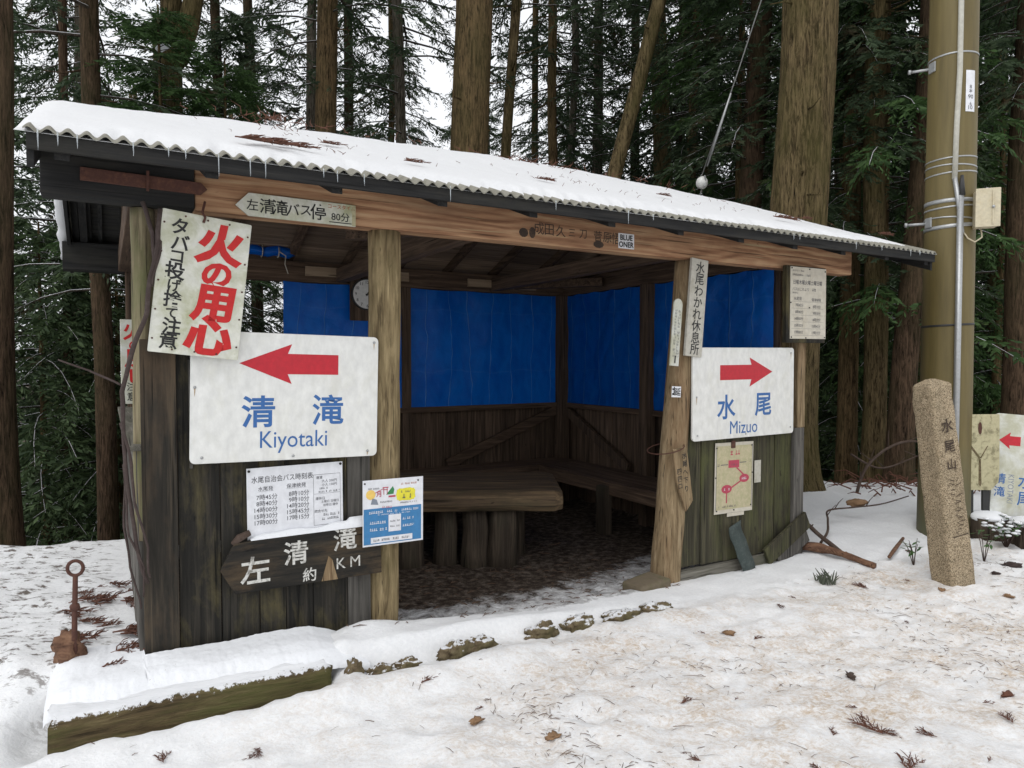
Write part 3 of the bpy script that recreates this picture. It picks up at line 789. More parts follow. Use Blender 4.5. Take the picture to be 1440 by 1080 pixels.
# snow lying on the roof
def roof_snow():
    nt_, ns_ = 330, 120
    ts = np.linspace(TL_ - .03, TR_ + .0, nt_); ss = np.linspace(-.40, eave_s[1] + .0, ns_)
    T, S = np.meshgrid(ts, ss)
    base = np.vectorize(roof_z)(S) + .004
    front = -.365 + .06 * (vnoise(T * 4, S * 0, 61)) ** 2 + .05 * vnoise(T * 14.7, S * 0, 62) + .05 * sstep(T, 3.4, 4.8)
    prof = np.sqrt(np.clip((S - front) / .13, 0, 1) * (2 - np.clip((S - front) / .13, 0, 1)))
    rear = np.clip((eave_s[1] - .02 - S) / .12, 0, 1)
    lft = np.sqrt(np.clip((T - (TL_ - .03)) / .10, 0, 1)); rgt = np.clip((TR_ - .05 - T) / .25, 0, 1)
    thick = np.interp(T, [-1.6, -.6, 1.5, 3.2, 4.9], [.036, .046, .05, .042, .024])
    # rounder and deeper along the middle of the ridge
    hump = .12 * np.exp(-((S - RIDGE_S) / .7) ** 2) * np.interp(T, [-1.6, -.9, 0, 2.2, 3.4, 4.9], [.0, .2, .6, 1.0, .7, .2])
    h = (thick + hump + .016 * fbm(T * 1.6, S * 1.6, 71, 3) + .007 * fbm(T * 9, S * 9, 73, 3)) * prof * np.sqrt(rear) * lft * rgt
    Z = base + h - .016 * (h < .012)
    sm = np.exp(-((S - RIDGE_S) / .22) ** 2) * .045
    Z = Z - sm * (rgt > 0)
    i = np.arange(nt_ * ns_).reshape(ns_, nt_)
    q = np.stack([i[:-1, :-1].ravel(), i[:-1, 1:].ravel(), i[1:, 1:].ravel(), i[1:, :-1].ravel()], 1)
    mb = MB(); mb.add(np.stack([T.ravel(), S.ravel(), Z.ravel()], 1).tolist(), q.tolist())
    # lip curling over the left verge of the rear slope
    pts = []; rr = []
    for k in range(30):
        s = RIDGE_S + .1 + k / 29 * (eave_s[1] - RIDGE_S - .12)
        pts.append((TL_ - .015 + .012 * mnoise.noise(Vector((k * .4, 0, 3))), s, roof_z(s) - .01 + .012 * mnoise.noise(Vector((k * .5, 7, 3)))))
        rr.append(.048 + .022 * mnoise.noise(Vector((k * .45, 3, 1))))
    mb.tube(pts, rr, 12)
    o = mb.build('roof_snow', M['roof_snow'], None, True)
    o.matrix_world = Matrix.Translation((OX, OY, 0)) @ Matrix.Rotation(ANG, 4, 'Z')
    tag(o, 'blanket of white snow lying on the corrugated shelter roof', 'snow', kind='stuff')
roof_snow()

# ---------------------------------------------------------------- icicles
ic_meshes = []
for k in range(4):
    ln = [.05, .075, .035, .095][k]
    mb = MB(); mb.tube([(0, 0, .008), (0, 0, -ln * .3), (.0006, 0, -ln * .7), (0, .0004, -ln)], [.0032, .0026, .0018, .0006], 8)
    ic_meshes.append(mb)
protos = []
def icicle(t, k, s=-.402):
    if len(protos) <= k or protos[k] is None:
        while len(protos) <= k: protos.append(None)
        o = ic_meshes[k].build('icicle', M['ice'], None, True); protos[k] = o
    else:
        o = protos[k].copy(); COL.objects.link(o)
    o.location = L(t, s, roof_z(s) - .006)
    tag(o, 'thin clear icicle hanging from the corrugated roof edge', 'icicle', 'icicles along the front eave')
w = TL_ + .05; i = 0
while w < 4.9:
    tr = TL_ + (math.floor((w - TL_) / .068) + .75) * .068
    if random.random() < (.62 if w < -.2 else .3): icicle(tr, random.choice([0, 1, 2, 3, 0, 1] if w < 0 else [0, 2, 2, 1]))
    w += .068 * random.choice([1, 1, 2] if w < -.3 else [1, 2, 2, 3])

# ---------------------------------------------------------------- bench, table, tarpaulins inside
BENCH_Z = .32
B = thing('corner_bench', 'L shaped dark plank bench along the rear and right walls', 'bench', L(2.9, 3.0, 0), (0, 0, ANG))
def rel(o, t, s):     # children of things placed at local (t, s): shift mesh
    o.data.transform(Matrix.Translation((-t, -s, 0)))
    return o
mb = MB()
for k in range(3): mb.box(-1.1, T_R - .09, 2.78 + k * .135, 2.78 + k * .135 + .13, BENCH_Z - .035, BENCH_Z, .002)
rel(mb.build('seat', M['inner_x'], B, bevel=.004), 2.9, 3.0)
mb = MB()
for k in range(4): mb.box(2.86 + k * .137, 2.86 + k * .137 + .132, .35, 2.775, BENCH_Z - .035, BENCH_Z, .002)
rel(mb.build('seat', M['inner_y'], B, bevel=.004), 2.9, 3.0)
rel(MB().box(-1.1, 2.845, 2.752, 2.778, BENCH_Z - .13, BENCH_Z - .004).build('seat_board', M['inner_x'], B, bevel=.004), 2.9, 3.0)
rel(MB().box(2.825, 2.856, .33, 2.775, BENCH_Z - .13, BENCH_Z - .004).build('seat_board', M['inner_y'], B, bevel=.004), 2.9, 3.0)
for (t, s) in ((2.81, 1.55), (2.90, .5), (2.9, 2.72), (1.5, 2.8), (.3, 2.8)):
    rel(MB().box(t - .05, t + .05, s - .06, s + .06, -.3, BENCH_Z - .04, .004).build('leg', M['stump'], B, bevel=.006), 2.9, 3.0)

TB = thing('slab_table', 'low thick plank table on upright stump legs inside shelter', 'table', (-.45, 6.1, 0), (0, 0, R(2)))
mb = MB()
nx = 26
vs = []; fs = []
for i in range(nx + 1):
    x = -1.0 + 1.85 * i / nx
    e = .03 * mnoise.noise(Vector((x * 2, 3, 0))); e2 = .02 * mnoise.noise(Vector((x * 3, 8, 0)))
    sec = [(-.50 + e, .27), (-.53 + e, .32 + e2), (-.515 + e, .40), (-.47 + e, .435), (.42, .44), (.46, .42), (.45, .27)]
    if i == nx: sec = [(y * .94, .35 + (z - .35) * .85) for y, z in sec]
    for y, z in sec: vs.append((x, y, z))
m = 7
for i in range(nx):
    for k in range(m):
        k2 = (k + 1) % m
        fs.append((i * m + k, i * m + k2, (i + 1) * m + k2, (i + 1) * m + k))
fs.append(tuple(range(m - 1, -1, -1))); fs.append(tuple(nx * m + k for k in range(m)))
mb.add(vs, [f[::-1] for f in fs]).build('table_top', M['slab'], TB, bevel=.008)
for (x, y, r) in ((-.88, -.33, .12), (-.42, -.36, .12), (-.12, -.30, .10), (.12, -.34, .11), (.36, -.32, .13), (.45, -.02, .12), (-.5, .2, .13), (.3, .3, .12)):
    mb = MB(); mb.tube([(x, y, -.32), (x, y, -.1), (x + .01, y, .1), (x, y, .272)], [r * 1.12, r * 1.02, r, r], 14, True, .22, x * 7)
    mb.build('leg', M['stump'], TB, True)

def tarp_sheet(a, b, z0, z1, label, seed, face):
    """hung sheet between two local points, wrinkled"""
    a, b = Vector(a), Vector(b)
    n, k = 70, 40
    nrm = Vector(face)
    vs = []; fs = []
    for j in range(k + 1):
        for i in range(n + 1):
            u, v = i / n, j / k
            p = a.lerp(b, u)
            z = z0 + (z1 - z0) * v
            sag = -.012 * math.sin(math.pi * ((u * 5) % 1)) * (v > .97)
            q = p.x * 1.0 + p.y
            d = .022 * mnoise.noise(Vector((q * 3.1, z * 1.0, seed))) + .009 * mnoise.noise(Vector((q * 9, z * 7, seed + 4)))
            d += .014 * abs(mnoise.noise(Vector((q * 4 + z * 3, z * 2 - q, seed + 8))))
            vs.append((p.x + nrm.x * d, p.y + nrm.y * d, z + sag))
    for j in range(k):
        for i in range(n):
            q = j * (n + 1) + i
            fs.append((q, q + 1, q + n + 2, q + n + 1))
    o = MB().add(vs, fs).build('tarpaulin', M['tarp'], None, True)
    o.matrix_world = Matrix.Translation((OX, OY, 0)) @ Matrix.Rotation(ANG, 4, 'Z')
    tag(o, label, 'tarpaulin', 'blue tarpaulins closing the shelter windows')
    return o
tarp_sheet((.15, S_BACK - .05, 0), (T_R - .05, S_BACK - .05, 0), .987, 2.27, 'widest blue tarpaulin, across the rear opening behind the table', 1.0, (0, -1, 0))
tarp_sheet((T_R - .05, 3.16, 0), (T_R - .05, 1.67, 0), .987, 2.27, 'blue tarpaulin on the side wall between the two inner posts', 6.0, (-1, 0, 0))
tarp_sheet((T_R - .05, 1.58, 0), (T_R - .05, .10, 0), .987, 2.27, 'blue tarpaulin right of the inner side post, behind the leaning post', 9.0, (-1, 0, 0))
# furled tarpaulin under the roof
mb = MB()
mb.tube([(-.20 + k * .05, 3.18 + .01 * math.sin(k * 2.1), 2.545 + .012 * math.sin(k * 1.3)) for k in range(10)], [.03, .05, .048, .04, .05, .046, .05, .048, .05, .03], 12, True, .25, 4)
o = mb.build('furled_tarpaulin', M['tarp'], None, True)
o.matrix_world = Matrix.Translation((OX, OY, 0)) @ Matrix.Rotation(ANG, 4, 'Z')
tag(o, 'small furled blue tarpaulin tied up on the rear beam', 'tarpaulin')
cd = MB()
for k in (-.05, .1):
    cd.tube([(k, 3.18 + .056 * math.cos(a), 2.545 + .056 * math.sin(a)) for a in np.linspace(0, 6.28, 14)], .005, 6)
cd.tube([(.1, 3.12, 2.54), (.16, 3.11, 2.5), (.15, 3.11, 2.42), (.18, 3.11, 2.33)], .005, 6)
cd.build('cord', M['cord'], o)

# clock on its board
CK = thing('wall_clock', 'round white wall clock on a brown board behind the post', 'clock', L(.965, S_BACK - .115, 2.14), (0, 0, ANG))
MB().box(-.17, .17, .0, .018, -.24, .25).build('backboard', M['inner_z'], CK, bevel=.003)
mb = MB(); ring = []
for k in range(40):
    a = 2 * math.pi * k / 40; ring.append((math.cos(a), math.sin(a)))
mb.prism([(c * .162, s_ * .162 + .03) for c, s_ in ring], -.035, -.001); rim = mb.build('rim', M['dark_metal'], CK, bevel=.006)
MB().prism([(c * .148, s_ * .148 + .03) for c, s_ in ring], -.0372, -.034).build('face', M['clock_face'], CK)
hd = MB()
for ang, ln, wd in ((R(33), .075, .009), (R(78), .11, .006)):
    d = (math.sin(ang), math.cos(ang)); nn = (d[1], -d[0])
    hd.poly([(-nn[0] * wd - d[0] * .02, -nn[1] * wd - d[1] * .02 + .03), (nn[0] * wd - d[0] * .02, nn[1] * wd - d[1] * .02 + .03), (nn[0] * wd * .5 + d[0] * ln, nn[1] * wd * .5 + d[1] * ln + .03), (-nn[0] * wd * .5 + d[0] * ln, -nn[1] * wd * .5 + d[1] * ln + .03)][::-1], -.0405)
hd.build('hand', M['ink'], CK)
CLOCK_NUM = True

# ================================================================ LETTERING
_glyph = {}
def glyphs(body, off):
    k = (body, round(off, 4))
    if k not in _glyph:
        c = bpy.data.curves.new('lettering', 'FONT'); c.body = body; c.size = 1; c.offset = off; c.resolution_u = 3
        o = bpy.data.objects.new('lettering', c); COL.objects.link(o)
        bpy.context.view_layer.update()
        me = bpy.data.meshes.new_from_object(o.evaluated_get(bpy.context.evaluated_depsgraph_get()))
        _glyph[k] = ([tuple(v.co) for v in me.vertices], [tuple(p.vertices) for p in me.polygons])
        bpy.data.objects.remove(o); bpy.data.curves.remove(c); bpy.data.meshes.remove(me)
    return _glyph[k]
def text(mb, s, x, z, size, off=0.0, y=-.0012, sx=1.0, rot=0.0, align='C', shear=0.0):
    """lay one line of writing on a plate's front, em height = size, centred on (x, z)"""
    vs, fs = glyphs(s, off)
    if not vs: return
    x0 = min(v[0] for v in vs); x1 = max(v[0] for v in vs); y0 = min(v[1] for v in vs); y1 = max(v[1] for v in vs)
    cx = {'C': (x0 + x1) / 2, 'L': x0, 'R': x1}[align]; cy = (y0 + y1) / 2
    ca, sa = math.cos(rot), math.sin(rot)
    out = []
    for v in vs:
        a = (v[0] - cx + shear * (v[1] - cy)) * size * sx; b = (v[1] - cy) * size
        out.append((x + a * ca - b * sa, y, z + a * sa + b * ca))
    mb.add(out, fs)
def vtext(mb, s, x, z_top, size, pitch, off=0.0, y=-.0012, sx=1.0, jit=0.0, rot=0.0):
    for i, ch in enumerate(s):
        text(mb, ch, x + random.uniform(-jit, jit), z_top - size * .5 - i * pitch + random.uniform(-jit, jit), size, off, y, sx, rot)
def bars(mb, x0, x1, z, h, y=-.0012, dens=.75):
    """unreadably small printing: a row of tiny strokes"""
    p = x0
    while p < x1:
        w_ = h * random.uniform(.45, .8)
        if random.random() < dens:
            a, b = p, min(p + w_, x1)
            zz = z + h * random.uniform(-.1, .1)
            mb.poly([(a, zz - h / 2), (b, zz - h / 2), (b, zz - h * .25), (a, zz - h * .25)], y)
            mb.poly([(a + w_ * .35, zz - h * .25), (a + w_ * .6, zz - h * .25), (a + w_ * .6, zz + h * .5), (a + w_ * .35, zz + h * .5)], y)
            if random.random() < .6: mb.poly([(a, zz + h * .12), (b, zz + h * .12), (b, zz + h * .32), (a, zz + h * .32)], y)
        p += w_ * 1.25
def rrect(w, h, r, n=5):
    pts = []
    for cx, cz, a0 in ((w / 2 - r, -h / 2 + r, -90), (w / 2 - r, h / 2 - r, 0), (-w / 2 + r, h / 2 - r, 90), (-w / 2 + r, -h / 2 + r, 180)):
        for k in range(n + 1):
            a = R(a0 + 90 * k / n); pts.append((cx + r * math.cos(a), cz + r * math.sin(a)))
    return pts
def rect(x0, x1, z0, z1): return [(x0, z0), (x1, z0), (x1, z1), (x0, z1)]
def disc(cx, cz, r, n=16, rz=None): return [(cx + r * math.cos(2 * math.pi * k / n), cz + (rz or r) * math.sin(2 * math.pi * k / n)) for k in range(n)]
def screws(parent, pts, r=.007, mat='steel'):
    for (x, z) in pts:
        MB().prism(disc(x, z, r, 12), -.004, .001).build('screw', M[mat], parent, True)
def sign(name, label, cat, t, s, z, roll=0.0, pitch=0.0, group=None):
    o = thing(name, label, cat, L(t, s, z), (0, 0, 0), group)
    o.rotation_euler = (Matrix.Rotation(ANG, 3, 'Z') @ Matrix.Rotation(R(roll), 3, 'Y') @ Matrix.Rotation(R(pitch), 3, 'X')).to_euler()
    return o
def arrow(cx, cz, w, hs, hh, hl, d=-1):
    """block arrow: total w, shaft height hs, head height hh, head length hl with swept barbs"""
    p = [(-w / 2, 0), (-w / 2 + hl, -hh / 2), (-w / 2 + hl * .92, -hs / 2), (w / 2, -hs / 2), (w / 2, hs / 2), (-w / 2 + hl * .92, hs / 2), (-w / 2 + hl, hh / 2)]
    if d > 0: p = [(-x, z_) for x, z_ in p][::-1]
    return [(cx + x, cz + z_) for x, z_ in p]

def chars(parent, mat, items, y=-.0012):
    for ch, x, z, size, off in items:
        m_ = MB(); text(m_, ch, x, z, size, off, y); m_.build('lettering', M[mat], parent)
nm = MB()
for k in range(12):
    a = R(30 * (k + 1)); text(nm, str(k + 1), math.sin(a) * .12, .03 + math.cos(a) * .12, .042, .004, y=-.0385)
nm.build('numerals', M['ink'], CK)
def rust_runs(parent, pts, seed):
    rr = random.Random(seed)
    for (x, z) in pts:
        w = rr.uniform(.003, .006); ln = rr.uniform(.02, .06)
        MB().poly([(x - w, z), (x - w * .3, z - ln), (x + w * .2, z - ln * .8), (x + w, z)][::1], -.0016).build('rust_run', M['rust_stain'], parent)
M['rust_stain'] = plain('faint_rust_stain', (.42, .31, .20), .7, (.60, .52, .42), .7, 40)
# ---- Kiyotaki
o = sign('direction_sign', 'large white sign with red arrow pointing left and blue Kiyotaki lettering', 'sign', -.512, -.028, 1.302, 1.3, group='white arrow signs on the shelter front')
MB().prism(rrect(.972, .672, .028), 0, .018).build('sign_plate', M['white_sign'], o, bevel=.003)
MB().poly(arrow(.0, .175, .515, .108, .212, .265, -1), -.0012).build('arrow', M['red'], o)
for ch, xx, zz in (('清', -.16, -.075), ('滝', .205, -.07)): mb = MB(); text(mb, ch, xx, zz, .175, .018); mb.build('lettering', M['blue'], o)
mb = MB(); text(mb, 'Kiyotaki', .025, -.238, .128, .0, sx=.86); mb.build('lettering', M['blue'], o)
screws(o, [(-.43, -.305), (.43, -.305), (.46, .305), (.02, -.315), (-.465, .05)]); rust_runs(o, [(.46, .302), (-.465, .047), (.43, -.308)], 3)

# ---- Mizuo
o = sign('direction_sign', 'large white sign with red arrow pointing right and blue Mizuo lettering', 'sign', 2.988, -.022, 1.243, -.4, group='white arrow signs on the shelter front')
MB().prism(rrect(1.14, .705, .028), 0, .018).build('sign_plate', M['white_sign'], o, bevel=.003)
MB().poly(arrow(.01, .16, .59, .115, .23, .265, 1), -.0012).build('arrow', M['red'], o)
for ch, xx, zz in (('水', -.215, -.105), ('尾', .20, -.10)): mb = MB(); text(mb, ch, xx, zz, .20, .018); mb.build('lettering', M['blue'], o)
mb = MB(); text(mb, 'Mizuo', -.02, -.268, .145, .0, sx=.9); mb.build('lettering', M['blue'], o)
screws(o, [(-.52, -.31), (.53, -.30), (.53, .31), (0, -.325), (-.53, -.02)]); rust_runs(o, [(.53, .307), (-.53, -.023)], 5)

# ---- fire warning, hung crooked
o = sign('fire_warning_sign', 'crooked grimy white sign with large red brushed fire warning, topmost at left', 'sign', -.945, -.085, 1.862, 6.3, 0)
pts = rrect(.408, .69, .006, 2)
MB().prism(pts, 0, .02).build('sign_plate', M['old_sign'], o, bevel=.002)
mb = MB()
for ch, zc, sz, xx in (('火', .215, .19, .07), ('の', .065, .135, .065), ('用', -.08, .18, .06), ('心', -.235, .195, .06)): text(mb, ch, xx, zc, sz * 1.06, .046, sx=1.05, shear=.08)
mb.build('lettering', M['brush_red'], o)
mb = MB()
for ch, zc, sz in (('タ', .272, .085), ('バ', .195, .085), ('コ', .125, .075), ('投', .055, .09), ('げ', -.015, .065), ('捨', -.08, .085), ('て', -.15, .06), ('注', -.212, .085), ('意', -.285, .085)): text(mb, ch, -.118 + random.uniform(-.006, .006), zc, sz, .022)
mb.build('lettering', M['ink'], o)
screws(o, [(x, z_) for x in (-.19, .19) for z_ in (-.28, -.14, 0, .14, .28)] + [(x, z_) for x in (-.1, .0, .1) for z_ in (-.325, .325)], .0045, 'rust')
MB().tube([(-.02, -.004, .31), (-.015, -.012, .335), (-.03, -.005, .36), (-.02, .03, .42)], .006, 6).build('wire_hook', M['rust'], o)

# ---- second fire warning behind the left post
o = sign('fire_warning_sign', 'narrow pale fire warning board half hidden behind the lichen covered post', 'sign', -1.155, .98, 1.488, 0)
MB().prism(rect(-.125, .125, -.255, .255), 0, .018).build('sign_plate', M['lichen_sign'], o, bevel=.003)
mb = MB()
for ch, zc in (('火', .19), ('の', .10), ('用', .02), ('心', -.07)): text(mb, ch, -.05, zc, .125 if ch != 'の' else .07, .02)
mb.build('lettering', M['brush_red'], o)
mb = MB(); text(mb, '注', -.07, -.15, .055, .01); text(mb, '意', -.07, -.21, .055, .01); mb.build('lettering', M['ink'], o)

# ---- bus stop arrow on the beam
o = sign('bus_stop_sign', 'narrow arrow shaped white board nailed to the front beam, black brushed writing', 'sign', -.458, -.024, 2.302, .4)
MB().prism([(-.314, -.012), (-.25, -.062), (.314, -.062), (.314, .056), (-.25, .056)], 0, .016).build('sign_plate', M['old_sign'], o, bevel=.002)
MB().poly(rect(.292, .313, -.060, .054), -.0012).build('stripe', M['yellow_plate'], o)
mb = MB(); text(mb, '左', -.232, -.004, .062, .008)
for k, (ch, sz) in enumerate((('清', .082), ('滝', .085), ('バ', .07), ('ス', .066), ('停', .09))): text(mb, ch, -.158 + k * .066, -.004, sz, .010)
text(mb, '80分', .228, -.018, .052, .008); mb.poly(rect(.165, .29, -.052, -.047), -.0012); mb.build('lettering', M['ink'], o)
mb = MB(); text(mb, 'コースタイム', .235, .036, .026, .012); mb.build('lettering', M['orange_ink'], o)

# ---- rusty old plank on the black beam end
o = sign('rusty_board', 'long rusty brown plank with pointed end on the black beam end', 'board', -1.175, -.04, 2.352, 1)
MB().prism([(-.27, -.03), (.24, -.03), (.27, 0), (.24, .03), (-.27, .03)], 0, .014).build('plate', M['rust'], o, bevel=.002)
MB().box(.0, .012, -.012, -.001, -.045, .05).build('bracket', M['rust'], o)

# ---- paper timetable
o = sign('bus_timetable', 'white paper bus timetable with black tacks below the leftward arrow sign', 'timetable', -.475, .012, .742, -.3)
MB().prism(rect(-.255, .255, -.19, .188), 0, .003).build('sheet', M['paper'], o)
mb = MB(); text(mb, '水尾自治会バス時刻表', -.07, .125, .038, .006, sx=.85)
text(mb, '水尾発', -.16, .075, .026, .003); text(mb, '保津峡発', .0, .078, .026, .003)
mb.poly(rect(-.20, -.12, .0595, .061)); mb.poly(rect(-.055, .055, .0625, .064))
for k, (a, b_) in enumerate((('7時45分', '8時10分'), ('8時40分', '9時10分'), ('14時00分', '14時20分'), ('15時30分', '15時45分'), ('17時00分', '17時15分'))):
    text(mb, a, -.10, .030 - k * .0335, .032, .003, align='R', sx=.98); text(mb, b_, .068, .034 - k * .0325, .032, .003, align='R', sx=.98)
for q in (rect(.092, .0935, -.155, .125), rect(.24, .2415, -.155, .125), rect(.092, .2415, .124, .1255), rect(.092, .2415, .018, .0192), rect(.092, .2415, -.1555, -.154)): mb.poly(q, -.0012)
text(mb, '運賃', .125, .108, .018, .003); text(mb, '大人 200円', .18, .088, .018, .001); text(mb, '小人 150円', .18, .067, .018, .001)
bars(mb, .125, .17, .048, .010); bars(mb, .12, .232, .030, .010)
text(mb, '運休日', .128, -.008, .018, .003); text(mb, '土曜日 日曜日', .182, -.027, .016, .001); text(mb, '祝祭日 運休', .186, -.047, .016, .001)
text(mb, '問合せ先', .132, -.078, .018, .003); bars(mb, .12, .232, -.10, .013); bars(mb, .12, .232, -.122, .013); bars(mb, .07, .235, -.17, .010)
mb.build('printing', M['grey_ink'], o)
for x, z_ in ((-.243, .173), (.243, .176)): MB().prism(disc(x, z_, .007, 10), -.006, .0).build('tack', M['ink'], o)

# ---- dark wooden arrow board
o = sign('wooden_arrow_board', 'dark weathered wooden arrow board with flaking white characters and snow on top', 'sign', -.43, -.03, .418, -.3)
MB().prism([(-.44, .0), (-.37, -.13), (.42, -.14), (.415, .142), (-.37, .135)], 0, .026).build('board', wood('arrow_board', [(.010, .010, .009), (.022, .020, .017), (.055, .045, .032)], 'x', 26, .06, blotch=(.13, .085, .045), blotch_amt=.55, blotch_sc=6, island=0, bumps=.8), o, bevel=.003)
chars(o, 'chalk', [('左', -.27, -.015, .155, .016), ('清', -.06, .045, .135, .016), ('滝', .21, .085, .135, .016), ('約', .01, -.085, .08, .012), ('K', .185, -.05, .088, .0), ('M', .265, -.05, .088, .0)])
MB().poly([(.075, -.134), (.165, -.136), (.135, -.02), (.115, .0)], -.0015).build('worn_patch', M['post_red'], o)
st = thing('branch_stub', 'short dark stub of branch poking up behind the wooden arrow board', 'branch', L(-.765, -.01, .575), (0, 0, ANG))
MB().tube([(-.04, 0, -.03), (-.01, -.005, .0), (.045, 0, .02)], [.016, .02, .014], 9, True, .4, 2).build('wood', M['twig'], st, True)
mb = MB()
vs = []; fs = []; n = 40
for i in range(n + 1):
    u = i / n; x = -.72 + u * .69
    hh = .012 + .020 * vnoise(np.array(u * 6.), np.array(0.), 5) + .012 * (u > .75)
    hh *= min(1, u * 8 + .2) * min(1, (1 - u) * 10 + .2)
    for (dy, k) in ((-.032, 0), (-.030, .55), (-.012, 1), (.012, .9), (.020, 0)): vs.append((x, dy, .556 + .004 * u + float(hh) * k * 1.5))
for i in range(n):
    for k in range(4): a = i * 5 + k; fs.append((a, a + 5, a + 6, a + 1))
o2 = mb.add(vs, fs).build('snow_strip', M['snow'], None, True); o2.matrix_world = Matrix.Translation((OX, OY, 0)) @ Matrix.Rotation(ANG, 4, 'Z')
tag(o2, 'thin strip of snow on top of the wooden arrow board', 'snow', kind='stuff')

# ---- colourful bent poster on the post
o = sign('poster', 'blue and white printed poster tied to the left entrance post, yellow burst', 'poster', .055, -.052, .632, .4)
def bent(u): return .012 * math.sin((u + .18) * 7) * max(0, u + .02)        # curl of the free right edge
mb = MB(); vs = []; fs = []; n = 24
for j in range(9):
    for i in range(n + 1):
        u = -.182 + .364 * i / n; zz = -.188 + .376 * j / 8
        vs.append((u, -bent(u) * (.4 + j / 8), zz))
for j in range(8):
    for i in range(n): a = j * (n + 1) + i; fs.append((a, a + 1, a + n + 2, a + n + 1))
mb.add(vs, fs).build('sheet', M['paper'], o, True)
def curl(mb, lift):
    mb.v = [(x, -bent(x) * (.4 + (z_ + .188) / .376) + y_ - lift, z_) for x, y_, z_ in mb.v]; return mb
def panel(x0, x1, z0, z1, mat, nm, lift=.001):
    mb = MB(); k = 14
    for i in range(k):
        a = x0 + (x1 - x0) * i / k; b_ = x0 + (x1 - x0) * (i + 1) / k
        for j in range(4): mb.poly(rect(a, b_, z0 + (z1 - z0) * j / 4, z0 + (z1 - z0) * (j + 1) / 4), 0)
    return curl(mb, lift).build(nm, M[mat], o)
panel(-.176, .170, -.178, .025, 'poster_blue', 'blue_panel')
panel(-.03, .045, -.115, -.018, 'paper', 'white_panel', .002)
panel(-.135, .115, -.172, -.140, 'paper', 'white_panel', .002)
curl(MB().poly(disc(-.135, .105, .028), 0), .001).build('sun_picture', M['sun_yellow'], o)
curl(MB().poly([(-.045, .098), (.0, .1), (.005, .125), (-.004, .145)], 0), .001).build('mountain_picture', M['poster_green'], o)
mb = MB(); text(mb, '月', -.088, .105, .035, .02, y=0)
for q in (rect(-.065, -.03, .138, .143), rect(-.062, -.034, .126, .130), rect(-.06, -.056, .10, .138), rect(-.04, -.036, .10, .138), rect(-.03, .012, .082, .092), [(-.11, .11), (-.062, .132), (-.062, .136), (-.11, .115)]): mb.poly(q, 0)
bars(mb, -.068, -.01, .028, .011, 0); curl(mb, .0012).build('picture', M['map_red'], o)
curl(MB().poly([(-.135, .05), (-.09, .045), (-.1, .075), (-.125, .085)], 0), .001).build('picture', M['poster_grey'], o)
n = 22; burst = [(.075 + (.056 + .004 * (k % 2)) * math.copysign(abs(math.cos(2 * math.pi * k / n)) ** .45, math.cos(2 * math.pi * k / n)), .092 + (.034 + .004 * (k % 2)) * math.copysign(abs(math.sin(2 * math.pi * k / n)) ** .45, math.sin(2 * math.pi * k / n))) for k in range(n)]
curl(MB().poly(burst, 0), .001).build('burst', M['yellow'], o)
mb = MB(); bars(mb, .045, .10, .11, .012, 0); bars(mb, .055, .105, .082, .024, 0); bars(mb, -.15, -.08, .14, .009, 0); bars(mb, -.08, -.01, .06, .009, 0); bars(mb, .04, .14, .046, .007, 0)
bars(mb, -.02, .035, -.055, .009, 0); bars(mb, -.02, .035, -.085, .009, 0); bars(mb, -.12, .09, -.156, .012, 0); curl(mb, .003).build('printing', M['grey_ink'], o)
mb = MB(); bars(mb, -.145, .02, .004, .014, 0); bars(mb, .04, .15, .005, .012, 0); bars(mb, -.10, .1, -.012, .006, 0)
for z_ in (-.055, -.095): bars(mb, -.14, -.04, z_, .015, 0); bars(mb, .055, .12, z_ + .008, .013, 0)
curl(mb, .0022).build('printing', M['paper'], o)
mb = MB(); bars(mb, .045, .14, .155, .010, 0); curl(mb, .0012).build('printing', M['orange_ink'], o)
for x, z_ in ((-.17, .17), (.15, .168)): curl(MB().prism(disc(x, z_, .005, 8), -.004, 0), .001).build('tack', M['ink'], o)
MB().tube([(OX * 0 + .0 + .105 * math.cos(a) - .0, .095 + .09 + .105 * math.sin(a), .24) for a in np.linspace(0, 6.28, 20)], .0025, 5).build('wire', M['rust'], o)

# ---- name board of the shelter
o = sign('name_board', 'tall narrow pale board naming the rest place on the leaning post', 'sign', 2.432, -.045, 1.885, 5.0)
MB().prism(rect(-.083, .083, -.362, .362), 0, .024).build('board', M['grey_sign'], o, bevel=.003)
mb = MB(); vtext(mb, '水尾わかれ休息所', .004, .345, .092, .0865, .010); mb.build('lettering', M['ink'], o)
# ---- slim strip with rounded top
o = sign('slim_strip_sign', 'slim white strip with rounded top beside the tall name board', 'sign', 2.245, -.03, 1.70, 4.6)
pts = [(.042, -.245)] + [(.042 * math.cos(a), .205 + .042 * math.sin(a)) for a in np.linspace(0, math.pi, 9)] + [(-.042, -.245)]
MB().prism(pts, 0, .012).build('plate', M['lichen_sign'], o, bevel=.002)
mb = MB()
for k in range(16): bars(mb, -.026, -.008, .16 - k * .022, .014); bars(mb, .006, .026, .155 - k * .022, .014)
mb.build('lettering', M['grey_ink'], o)
MB().poly(rect(-.004, .008, -.225, -.17), -.0014).build('lettering', M['ink'], o)
